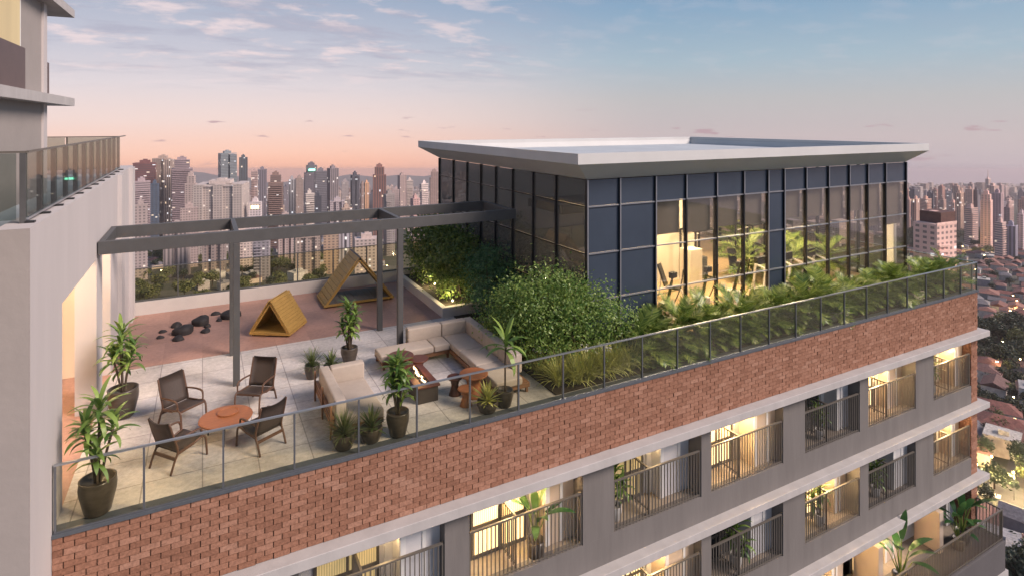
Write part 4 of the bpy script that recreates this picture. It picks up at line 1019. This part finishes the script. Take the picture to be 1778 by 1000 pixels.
def groundmat():
    m, N, L, b = new_mat('ground'); tc = node(N, 'ShaderNodeTexCoord')
    v = node(N, 'ShaderNodeTexNoise'); v.inputs['Scale'].default_value = .012; v.inputs['Detail'].default_value = 9; v.inputs['Roughness'].default_value = .7; L.new(tc.outputs['Object'], v.inputs[0])
    rp = node(N, 'ShaderNodeValToRGB'); e = rp.color_ramp.elements; e[0].position = .35; e[1].position = .7; e[0].color = (.02,.03,.016,1); e[1].color = (.14,.12,.11,1)
    x = rp.color_ramp.elements.new(.5); x.color = (.055,.055,.04,1)
    L.new(v.outputs[0], rp.inputs[0]); L.new(rp.outputs[0], b.inputs['Base Color']); b.inputs['Roughness'].default_value = .9; return m
MT['ground'] = groundmat()
MT['hill'] = M('hill_forest', (.06,.07,.06), .95, scale=.004, var=.4)
# land
gm = MB(); a0 = [-200,0,200,500,1000,2000,4000,8000,12500]; nn_ = 9
for Z in a0:
    for k in range(nn_):
        l = (k/(nn_-1)*2-1)*max(600, Z*1.6+400); x = FW[0]*Z+RT[0]*l; y = FW[1]*Z+RT[1]*l; gm.v.append((x,y,gz(x,y)))
for i in range(len(a0)-1):
    for k in range(nn_-1): gm.f.append((i*nn_+k, i*nn_+k+1, (i+1)*nn_+k+1, (i+1)*nn_+k))
gm.build('ground', MT['ground'])['kind'] = 'structure'
hm = MB(); rr = random.Random(5); n = 160
for k in range(n+1):
    px = -900+k*3400/n; Z = 11500
    yt = 306+7*math.sin(px*.011+2.2)+4*math.sin(px*.027+1)+2.5*math.sin(px*.07)
    if px > 900: yt += min(1,(px-900)/500)*17
    if px < 300: yt -= 4
    top = H-(yt-HY)*Z/F
    for z_, dz in ((top,0),(top-260,-900),(gz(*at(px,Z-1700)[:2])-30,-1700)):
        c = at(px, Z+dz); hm.v.append((c.x,c.y,z_))
    c = at(px, Z+900); hm.v.append((c.x,c.y,top-350))
for k in range(n):
    for j in (0,1): hm.f.append((k*4+j,(k+1)*4+j,(k+1)*4+j+1,k*4+j+1))
    hm.f.append((k*4+3,(k+1)*4+3,(k+1)*4,k*4))
hm.build('hills', MT['hill'], smooth=True)['kind'] = 'structure'

def setcol(o, c):
    o.color = c
    for ch in o.children: setcol(ch, c)
ntower = 0
def tower(px0, px1, yt, Z, col, style=.9, feat='box', label=None, group=None, name='apartment_tower', yaw=None, depth=None, rr=random.Random(1)):
    global ntower; ntower += 1
    w = (px1-px0)*Z/F; c = at((px0+px1)/2, Z); g0 = gz(c.x,c.y)-4; top = H-(yt-HY)*Z/F; h = top-g0
    av = rad(rr.uniform(12,38)) if px1 < 1000 else rad(rr.uniform(20,42)); yaw = YAW-rad(90)+av
    q = rr.uniform(.6,.95); w *= .97/(math.cos(av)+q*math.sin(av)); d = depth or w*q
    c = at((px0+px1)/2, Z+d/2)
    kk = (1.02,.96,.9) if px1 < 1000 else (1.22,1.1,1.04); L_ = [(.025+v*.95)*q_ for v, q_ in zip(lin(col), kk)]; colr = (*L_, style)  # right-hand towers are brightened, sunlight put into their wall colour
    big = feat != 'plain'
    mb = MB()
    if 'step' in feat: mb.box(-w/2,-d/2,0,w/2,d/2,h*.9); mb.box(-w*.36,-d*.4,h*.9,w*.36,d*.4,h)
    elif 'notch' in feat: mb.box(-w/2,-d/2,0,-w*.06,d/2,h); mb.box(-w*.06,-d*.36,0,w*.06,d*.36,h*.985); mb.box(w*.06,-d/2,0,w/2,d/2,h*.985)
    elif 'wide' in feat:
        k = 5
        for i in range(k): mb.box(-w/2+w*i/k+.01*i, -d/2+(2.4 if i%2 else 0), 0, -w/2+w*(i+1)/k-.01, d/2, h*(1-.015*(i%2)))
    else: mb.box(-w/2,-d/2,0,w/2,d/2,h)
    if not big:
        mb.box(-w*.2,-d*.2,h,w*.22,d*.25,h+min(5,h*.07))
        o = mb.build(name, MT['tower']); o.location = (c.x,c.y,g0); o.rotation_euler = (0,0,yaw); tag(o, label, 'tower', group); o.color = colr; return o
    t = thing(name, label, 'tower', (c.x,c.y,g0), yaw, group)
    mb.build('wall', MT['tower'], t, world=False)
    rb = MB().box(-w*.24,-d*.2,h+.01,w*.2,d*.25,h+4.5).box(-w*.1,-d*.1,h+4.5,w*.08,d*.15,h+6.5)
    rb.build('roof_block', MT['paint'], t, world=False)
    if 'para' not in feat: MB().box(-w*.5-.15,-d*.5-.15,h*.9 - .8 if 'step' in feat else h-.6,w*.5+.15,-d*.5+.25,h*.9+.5 if 'step' in feat else h+.9).build('parapet', MT['paint'], t, world=False)
    if 'bal' in feat:
        bm = MB(); z = 4
        while z < h*.88: bm.box(-w*.47,-d/2-1.3,z,w*.47 if 'full' in feat else w*.05,-d/2-.01,z+1.15); z += 3.05
        bm.build('balconies', MT['paint'], t, world=False)
    if 'mast' in feat: MB().tube([(0,0,h),(0,0,h+.22*h)], [w*.12,w*.05], 8).build('mast', MT['paint'], t, world=False)
    setcol(t, colr)
    if 'sign' in feat:
        MB().box(-w*.25,-d/2-.6,h*.93,w*.2,-d/2-.1,h*.955).build('sign', MT['signglow'], t, world=False)
    if 'glow' in feat:
        MB().box(-w*.3,-d/2-.6,h*.9,w*.35,-d/2-.1,h*.95).build('lit_crown', MT['signwarm'], t, world=False)
    return t
TL = [ # left of the pavilion: px from, px to, top, distance, colour, window style, features, label
 (231,274,284,980,(120,78,80),.2,'box','dark red brown unfinished tower at the left end of the skyline'),
 (230,262,316,800,(165,150,158),.2,'bal full','pale tower with stacked balconies in front of the red brown unfinished one'),
 (261,277,320,840,(70,88,112),.9,'box','narrow dark blue slab beside a beige tower'),
 (266,302,276,1000,(176,158,150),.5,'notch','tall beige tower with a lit central stair column'),
 (295,338,279,960,(150,134,142),.25,'bal full step','mauve grey tower ringed with dark balcony lines'),
 (322,342,306,850,(186,170,168),.9,'step','slim pale tower rising just behind the wide white block'),
 (338,434,322,720,(188,178,176),.9,'wide','very wide white residential block with many small windows and ribs'),
 (312,345,362,690,(168,152,152),.9,'box','lower pale block stepping down left of the wide white block'),
 (377,413,267,1150,(128,140,150),.25,'notch','tallest glassy blue grey tower with bright lit office floors'),
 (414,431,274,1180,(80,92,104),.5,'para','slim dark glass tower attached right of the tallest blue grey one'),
 (436,448,298,1050,(196,172,170),.2,'bal','thin pink and white striped tower'),
 (447,464,295,1150,(128,124,138),.5,'box','thin dark grey tower beside the pink and white striped one'),
 (465,493,305,900,(146,122,116),.25,'bal full step','brown tower with balconies all across its front'),
 (432,455,352,740,(214,206,212),.9,'glow','low white building with a bright lit crown'),
 (500,514,312,1100,(168,168,176),.5,'box','thin pale grey tower left of the sign tower'),
 (512,528,310,1200,(160,144,140),.9,'box','tan tower right beside the sign tower, in shade'),
 (526,556,288,1050,(108,104,116),.9,'step sign','dark tower with a stepped top and a small green lit sign'),
 (545,569,298,1000,(118,118,130),.3,'box','grey tower with horizontal bands beside the green sign tower'),
 (567,589,293,1080,(134,126,134),.5,'para','flat topped grey tower with vertical strips'),
 (527,547,337,800,(196,188,186),.2,'bal full','low white building with long balcony lines'),
 (545,559,341,780,(66,70,84),.9,'box','low dark building against a white banded one'),
 (592,606,316,1250,(170,162,166),.9,'box','pale slim tower left of the dark glass tower with lit floors'),
 (608,625,305,900,(72,74,88),.3,'notch','dark glass tower with a few lit floors'),
 (632,641,318,1200,(214,168,134),.5,'box','thin orange lit tower'),  # the orange light is put into its wall colour
 (625,634,320,1250,(150,130,124),.9,'box','thin brown tower beside the orange lit one'),
 (646,672,291,980,(150,110,104),.5,'step','red brown tower with a pale stepped crown'),
 (665,686,338,800,(140,134,136),.9,'bal','grey mid height block below the red brown tower'),
 (690,706,305,1250,(168,150,150),.9,'box','pale brown tower with a dark cap near the pavilion'),
 (705,718,314,1180,(220,206,202),.2,'bal full','white tower with wide stripes near the pavilion'),
 (728,744,320,980,(226,212,212),.2,'bal full','bright white striped block just left of the pavilion'),
 (745,764,299,1250,(170,146,142),.9,'step','pinkish tower with a pointed top cut by the pavilion corner'),
 (712,730,345,860,(190,158,158),.9,'para','low pink block in front of the skyline near the pavilion'),
 (682,694,330,1000,(186,170,172),.9,'box','slim pale block among the distant roofs left of the pavilion'),
 (572,600,350,840,(188,178,186),.9,'wide','wide pale low block below the flat topped grey tower'),
 (590,612,362,760,(170,150,140),.9,'box','tan low block behind the pergola beam'),
 (480,512,378,720,(176,160,160),.9,'wide','wide pale block behind the pergola beam at mid span'),
 (510,560,412,610,(168,152,146),.9,'wide','long beige block under the pergola beam'),
 (560,590,404,640,(178,156,138),.9,'box','tan block with small windows under the pergola beam'),
 (588,610,398,650,(186,184,196),.5,'notch','white block with a blue window strip under the pergola beam'),
 (612,662,416,560,(190,176,174),.9,'para','broad plain pale block behind the large play tent'),
 (395,440,402,640,(184,172,170),.9,'bal','pale block with balconies seen right of the front pergola post'),
 (350,395,408,600,(150,136,134),.9,'wide','grey brown block seen left of the front pergola post'),
 (285,330,396,620,(172,160,160),.5,'notch','pale block with vertical windows over the left rear glass panels'),
 (231,258,356,600,(160,148,150),.9,'box','pale block against the white tower wall, lower left'),
 (440,470,420,600,(150,146,156),.9,'bal','grey block with balconies behind the rear railing'),
 # right of the pavilion
 (1588,1658,389,330,(206,178,172),.9,'bal','nearest pink apartment block with a brown roof storey, right of the pavilion'),
 (1572,1583,347,1150,(196,160,150),.5,'box','pinkish tower touching the pavilion edge'),
 (1584,1597,346,1150,(200,168,156),.5,'box','pinkish twin tower next to the pavilion edge'),
 (1599,1616,346,1200,(196,162,148),.2,'bal','pale pink tower above the brown roof storey'),
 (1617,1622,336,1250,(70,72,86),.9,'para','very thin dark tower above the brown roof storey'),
 (1659,1673,336,1200,(200,170,152),.5,'box','sunlit cream tower standing right of the nearest pink block'),
 (1675,1692,329,1300,(192,164,154),.9,'notch','tall pink tower with a dark side'),
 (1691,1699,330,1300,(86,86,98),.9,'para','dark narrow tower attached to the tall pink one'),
 (1675,1697,362,900,(188,166,162),.2,'bal full','mid height pale block with balcony lines beside the dark trees'),
 (1702,1724,338,820,(216,184,176),.9,'step','tall white pink tower dominating the right edge'),
 (1711,1720,311,1700,(216,196,190),.5,'mast','slim distant tower with a tall pale mast on the right horizon'),
 (1722,1742,336,900,(172,152,158),.9,'notch','grey pink tower right behind the tall white pink one'),
 (1729,1745,387,760,(204,182,178),.2,'bal full','banded pale block at the foot of the tall white pink tower'),
 (1744,1768,393,760,(150,150,170),.5,'notch','bluish white block with dark vertical strips at the right edge'),
 (1766,1782,372,820,(186,174,180),.9,'box','pale block cut by the right edge of the picture'),
 (1744,1758,361,1000,(164,138,136),.9,'box','brown pink block above the bluish white one'),
 (1648,1662,352,1250,(204,174,164),.9,'box','small pink block just above the dark trees'),
]
rt_ = random.Random(11)
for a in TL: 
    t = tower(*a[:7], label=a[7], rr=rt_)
    if a[0] == 1588:
        # brown roof storey of the nearest pink block
        w = 70*330/F*.9; hh = [c for c in t.children if c.name.startswith('wall')][0].dimensions.z
        hh = max(v.co.z for v in [c for c in t.children if c.name.startswith('wall')][0].data.vertices)
        o = MB().box(-w*.22,-w*.28,hh+.02,w*.46,w*.28,hh+6.3).build('roof_storey', MT['paint'], t, world=False); o.color = (.10,.045,.038,1)
GRP = {0:'small towers far off left of the pavilion', 1:'small towers far off right of the pavilion'}
LBL = {0:'small pale tower in the crowded far skyline left of the glass pavilion', 1:'small pinkish tower in the crowded far skyline right of the glass pavilion'}
PAL = [(196,172,166),(176,158,158),(160,142,142),(204,184,176),(150,146,156),(120,116,128),(190,160,148),(210,196,190),(168,128,118),(92,94,108)]
for i in range(235):
    side = 0 if i < 125 else 1
    px = rt_.uniform(228, 770) if side == 0 else rt_.uniform(1560, 1800)
    Z = 1150*math.exp(rt_.random()*1.1); yb = HY+(99.8/Z+.1028)*F
    hgt = rt_.choice((35,50,60,70,85))*rt_.uniform(.8,1.15); yt = max(yb - hgt*F/Z, 300 if side == 0 else 318); w = rt_.uniform(14,26)*F/Z
    tower(px-w/2, px+w/2, yt, Z, rt_.choice(PAL), rt_.choice((.2,.5,.9,.9,.9)), 'plain', LBL[side], GRP[side], rr=rt_)
# distant mass
dm = MB(); r6 = random.Random(6)
for i in range(4600):
    Z = 3000*math.exp(r6.random()*1.0); px = r6.uniform(-250, 2050) if i % 3 else r6.uniform(1540, 1900); c = at(px, Z); g0 = gz(c.x,c.y)-5
    hgt = r6.choice((12,25,45,60,75,90))*r6.uniform(.7,1.2)
    if 250 < px < 760: hgt *= .8
    w = r6.uniform(14,34); dm.box(c.x-w/2,c.y-w/2,g0,c.x+w/2,c.y+w/2*r6.uniform(.5,1),g0+hgt)
for i in range(1300):
    Z = 1900*math.exp(r6.random()*.55); px = r6.uniform(200, 800); c = at(px, Z); g0 = gz(c.x,c.y)-5
    hgt = r6.choice((15,30,45,60,75))*r6.uniform(.7,1.15); w = r6.uniform(13,24); dm.box(c.x-w/2,c.y-w/2,g0,c.x+w/2,c.y+w/2*r6.uniform(.5,1),g0+hgt)
for i in range(900):
    Z = 900*math.exp(r6.random()*1.25); px = r6.choice((r6.uniform(-350,215), r6.uniform(775,1560), r6.uniform(1810,2300))); c = at(px, Z); g0 = gz(c.x,c.y)-5
    hgt = r6.choice((10,15,30,45,60))*r6.uniform(.7,1.15); w = r6.uniform(13,24); dm.box(c.x-w/2,c.y-w/2,g0,c.x+w/2,c.y+w/2*r6.uniform(.5,1),g0+hgt)
tag(dm.build('distant_skyline', MT['towerfar']), 'hazy mass of countless tiny towers along the horizon', 'skyline', kind='stuff')
# low buildings and houses
def house_proto(w, d, h, rh, kind):
    t = thing('house', 'small house', 'house')
    MB().box(-w/2,-d/2,-3,w/2,d/2,h).build('wall', MT['paint'], t, world=False)
    if kind == 'gable': rf = MB().prism([(-w/2-.5,-d/2-.5,h),(w/2+.5,-d/2-.5,h),(0,-d/2-.5,h+rh)], (0,d+1,0))
    elif kind == 'hip':
        e = .5; rf = MB(); rf.add([(-w/2-e,-d/2-e,h+.01),(w/2+e,-d/2-e,h+.01),(w/2+e,d/2+e,h+.01),(-w/2-e,d/2+e,h+.01),(0,-d*.18,h+rh),(0,d*.18,h+rh)], [(0,1,4),(1,2,5,4),(2,3,5),(3,0,4,5),(3,2,1,0)])
    else: rf = MB().box(-w/2-.2,-d/2-.2,h+.01,w/2+.2,d/2+.2,h+.5).box(-w*.2,-d*.1,h+.5,w*.1,d*.2,h+2.4)
    rf.build('roof', MT['tiles'], t, world=False)
    for x in (-w*.28, w*.2): MB().box(x-.7,-d/2-.05,1.0,x+.7,-d/2+.02,2.3).build('window', MT['win_dark'], t, world=False)
    MB().box(-.5,-d/2-.06,0,.5,-d/2+.02,2.1).build('door', MT['brown_panel'], t, world=False)
    return t
HP = [house_proto(8,11,3.6,2.0,'gable'), house_proto(10,9,5.6,2.2,'hip'), house_proto(9,13,4,2.4,'gable'), house_proto(11,11,7,1,'flat'), house_proto(13,16,5,2.6,'hip')]
WC = [(190,178,172),(170,160,158),(204,196,190),(150,142,140),(184,166,150),(136,134,142)]
RC = [(120,76,68),(108,72,66),(132,92,82),(98,72,68),(104,100,104),(118,86,80)]
used = set(); nh = 0; r7 = random.Random(17)
def put_house(px, Z, kinds, label, group):
    global nh
    c = at(px, Z); k = r7.choice(kinds); rot = r7.choice((0,1,2,3))*math.pi/2 + rad(20)+r7.uniform(-.08,.08)
    loc = (c.x,c.y,gz(c.x,c.y)+.5)
    if k not in used: o = HP[k]; used.add(k); o.location = loc; o.rotation_euler = (0,0,rot); o['label'] = label; o['group'] = group
    else: o = dup(HP[k], loc, rot, label, group, r7.uniform(.85,1.15))
    wc = lin(r7.choice(WC)); rc = lin(r7.choice(RC if k != 3 else [(150,146,146),(120,116,118),(172,166,160)]))
    for ch in o.children: ch.color = (*(rc if ch.name.startswith('roof') else wc), 1)
    nh += 1
def blocked(px, y):      # street and park on the right
    return (640 > y > 572 and px > 1690) or (792 < y < 882)
Z = 150.
while Z < 950:
    y = HY+(99.8/Z+.1028)*F; px = 1610 if Z < 330 else 1570
    while px < 1850:
        p = px+r7.uniform(-.25,.25)*14*F/Z
        if not blocked(p, y+r7.uniform(-8,8)) and r7.random() > .14:
            put_house(p, Z+r7.uniform(-3,3), (0,1,2,0,1,2,3,4), 'small house among the tiled roofs of the neighbourhood right of the building', 'houses right of the building')
        px += 15*F/Z
    Z *= 1.0+15/Z*1.05 if Z < 420 else 1.055
for i in range(70):
    put_house(r7.uniform(228,690), r7.uniform(520,1000), (3,3,1,4), 'low house among the trees below the left skyline', 'houses below the left skyline')
# trees of the parks and streets
def tree_proto(seed, r, h, mat, n):
    rr = random.Random(seed); t = thing('tree', 'tree', 'tree'); fo = MB(); bl = []
    for k in range(9):
        a = k*2.4; q = rr.uniform(.2,.75)*r; bl.append((Vector((q*math.cos(a), q*math.sin(a), h*rr.uniform(.5,.82))), r*rr.uniform(.32,.55)))
    bl.append((Vector((0,0,h*.8)), r*.5))
    for c, s in bl:
        for _ in range(n//10):
            d = Vector((rr.gauss(0,1),rr.gauss(0,1),rr.gauss(0,.8))).normalized(); p = c+d*s*rr.uniform(.7,1.08)
            nn = (d+Vector((rr.gauss(0,.5),rr.gauss(0,.5),rr.gauss(0,.5)))).normalized(); fo.leaf(p, nn, nn.cross(Vector((rr.random(),rr.random(),1))).normalized(), r*.22*rr.uniform(.6,1.4), r*.14)
    fo.build('crown', MT[mat], t, world=False)
    st = MB().tube([(0,0,-2),(0,0,h*.3),(.1*r,0,h*.6)], [.06*r,.045*r,.02*r], 7)
    for k in range(4):
        a = k*1.57+.4; st.tube([(0,0,h*.3),(r*.4*math.cos(a),r*.4*math.sin(a),h*.65)], [.03*r,.012*r], 5)
    st.build('trunk', MT['bark'], t, world=False); return t
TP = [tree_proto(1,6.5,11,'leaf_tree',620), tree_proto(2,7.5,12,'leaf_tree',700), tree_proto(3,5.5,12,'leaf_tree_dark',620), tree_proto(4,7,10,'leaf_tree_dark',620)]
tu = set()
def put_tree(px, Z, kinds, label, group, s=1.):
    c = at(px, Z); k = r7.choice(kinds); loc = (c.x,c.y,gz(c.x,c.y)); sc = s*r7.uniform(.75,1.25)
    if k not in tu:
        o = TP[k]; tu.add(k); o.location = loc; o.scale = (sc,)*3; o['label'] = label; o['group'] = group
    else: dup(TP[k], loc, r7.uniform(0,6.28), label, group, sc)
for i in range(95): put_tree(r7.uniform(226,560), r7.uniform(470,800), (0,1,0,1,2), 'broad green tree seen through the rear glass below the left skyline', 'trees below the left skyline')
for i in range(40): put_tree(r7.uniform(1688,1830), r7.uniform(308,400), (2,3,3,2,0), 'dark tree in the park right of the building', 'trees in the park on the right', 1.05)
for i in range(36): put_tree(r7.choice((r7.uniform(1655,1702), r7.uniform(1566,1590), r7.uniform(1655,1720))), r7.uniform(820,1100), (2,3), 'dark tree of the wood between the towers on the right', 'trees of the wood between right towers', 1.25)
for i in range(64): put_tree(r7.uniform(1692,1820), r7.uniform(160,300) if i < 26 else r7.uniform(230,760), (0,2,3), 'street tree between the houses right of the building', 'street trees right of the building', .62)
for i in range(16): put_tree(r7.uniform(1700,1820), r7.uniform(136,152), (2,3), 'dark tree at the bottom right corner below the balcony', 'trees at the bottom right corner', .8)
for i in range(7): put_tree(1690+i*4.3, 800+r7.uniform(-12,12), (0,1), 'tree lit golden from below on the right', 'golden lit trees', .8)
# lit street with lamps and a parked car
def strip(p0, p1, w, dz, name, mat):
    mb = MB(); p0 = Vector(p0); p1 = Vector(p1); d = (p1-p0).normalized(); s = Vector((-d.y,d.x,0))*w/2; q = []
    for i in range(13):
        c = p0.lerp(p1,i/12)
        for e in (c-s, c+s): mb.v.append((e.x,e.y,gz(e.x,e.y)+dz))
    for i in range(12): mb.f.append((2*i,2*i+2,2*i+3,2*i+1))
    o = mb.build(name, MT[mat]); o['kind'] = 'structure'; return o
sa, sb = at(1560,207), at(1930,176)
strip(sa, sb, 17, .06, 'pavement', 'planterwall'); strip(sa, sb, 11, .12, 'road', 'asphalt')
strip(at(1745,150), at(1800,330), 7, .09, 'road', 'asphalt')
def lamp_post():
    t = thing('street_lamp', 'warm street lamp beside the lit road right of the building', 'street lamp', group='street lamps along the lit road')
    MB().tube(smooth_tube([(0,0,-.5),(0,0,5),(0,0,7.2),(.7,0,8),(1.6,0,8.1)],4), .09, 6).build('pole', MT['steel'], t, world=False)
    MB().box(1.2,-.22,7.9,2.2,.22,8.06).build('lamp_head', MT['streetglow'], t, world=False); return t
lp = lamp_post(); dr = (sb-sa).normalized(); sd = Vector((-dr.y,dr.x,0))
for i in range(7):
    c = sa.lerp(sb, .40+i*.085)+sd*(7 if i%2 else -7); loc = (c.x,c.y,gz(c.x,c.y)); rot = math.atan2(-sd.y,-sd.x)+(0 if i%2 else math.pi)
    if i == 0: lp.location = loc; lp.rotation_euler = (0,0,rot)
    else: dup(lp, loc, rot)
    l = bpy.data.lights.new('street_light', 'POINT'); l.energy = 11000; l.color = (1,.7,.32); l.shadow_soft_size = .4
    o = bpy.data.objects.new('street_light', l); COL.objects.link(o); o.location = (c.x,c.y,gz(c.x,c.y)+7.4)
for i in range(44):
    far = i >= 16; px = r7.uniform(1690,1800) if not far else r7.choice((r7.uniform(230,700), r7.uniform(1600,1800))); Z = r7.uniform(215,480) if not far else r7.uniform(520,900)
    c = at(px,Z); dup(lp, (c.x,c.y,gz(c.x,c.y)+(1.5 if far else 0)), r7.uniform(0,6.28), 'warm street lamp glowing among the distant houses', 'street lamps among the houses', 1.0 if not far else 1.25)
for px, Z, e in ((1702,785,40000),(1742,300,1800),(1760,440,4000)):
    c = at(px,Z); l = bpy.data.lights.new('street_light', 'POINT'); l.energy = e; l.color = (1,.66,.25); l.shadow_soft_size = .8
    o = bpy.data.objects.new('street_light', l); COL.objects.link(o); o.location = (c.x,c.y,gz(c.x,c.y)+8.5)
ct = thing('parked_car', 'dark car parked on the lit street below the corner balcony', 'car', group=None)
body = [(-2.1,.35),(-2.12,.75),(-1.7,.92),(-1.2,.97),(-.75,1.42),(.55,1.45),(1.15,1.0),(1.95,.86),(2.12,.6),(2.1,.35)]
MB().prism([(x,-.85,z) for x,z in body], (0,1.7,0)).build('body', MT['carpaint'], ct, world=False, bevel=.12)
for s in (-1,1): MB().prism([(-.95,s*.853,1.0),(-.65,s*.853,1.34),(.45,s*.853,1.36),(.9,s*.853,1.0)], (0,s*.012,0)).build('window', MT['win_dark'], ct, world=False)
for x in (-1.3,1.3):
    for s in (-.88,.88): MB().tube([(x,s-.1,.32),(x,s+.1,.32)], .32, 14).build('wheel', MT['black'], ct, world=False)
c = at(1748,178)-sd*3.6; c = Vector((c.x,c.y,0)); ct.location = (c.x,c.y,gz(c.x,c.y)+.14); ct.rotation_euler = (0,0,math.atan2(dr.y,dr.x))
# the air
HZ = None
def haze():
    m, N, L, b = new_mat('haze'); N.remove(b)
    v = node(N, 'ShaderNodeVolumePrincipled'); v.inputs['Density'].default_value = HAZE; v.inputs['Color'].default_value = (.95,.80,.80,1); v.inputs['Anisotropy'].default_value = .2
    L.new(v.outputs[0], N['Material Output'].inputs['Volume'])
    mb = MB(); 
    P = [at(889,-260)+Vector((RT[0]*s, RT[1]*s, 0)) for s in (-24000, 24000)] + [at(889,12600)+Vector((RT[0]*s, RT[1]*s, 0)) for s in (24000,-24000)]
    up = Vector((-FW[0]*.0 + FW[0]*.082, FW[1]*.082, 1)).normalized()
    mb.prism([(p.x, p.y, 46-.082*(FW[0]*p.x+FW[1]*p.y)) for p in P[::-1]], -up*640)
    o = mb.build('haze', m); o['kind'] = 'stuff'; o['label'] = 'pale evening haze over the city'; o['category'] = 'haze'
HAZE = 8.5e-5
if HAZE: haze()
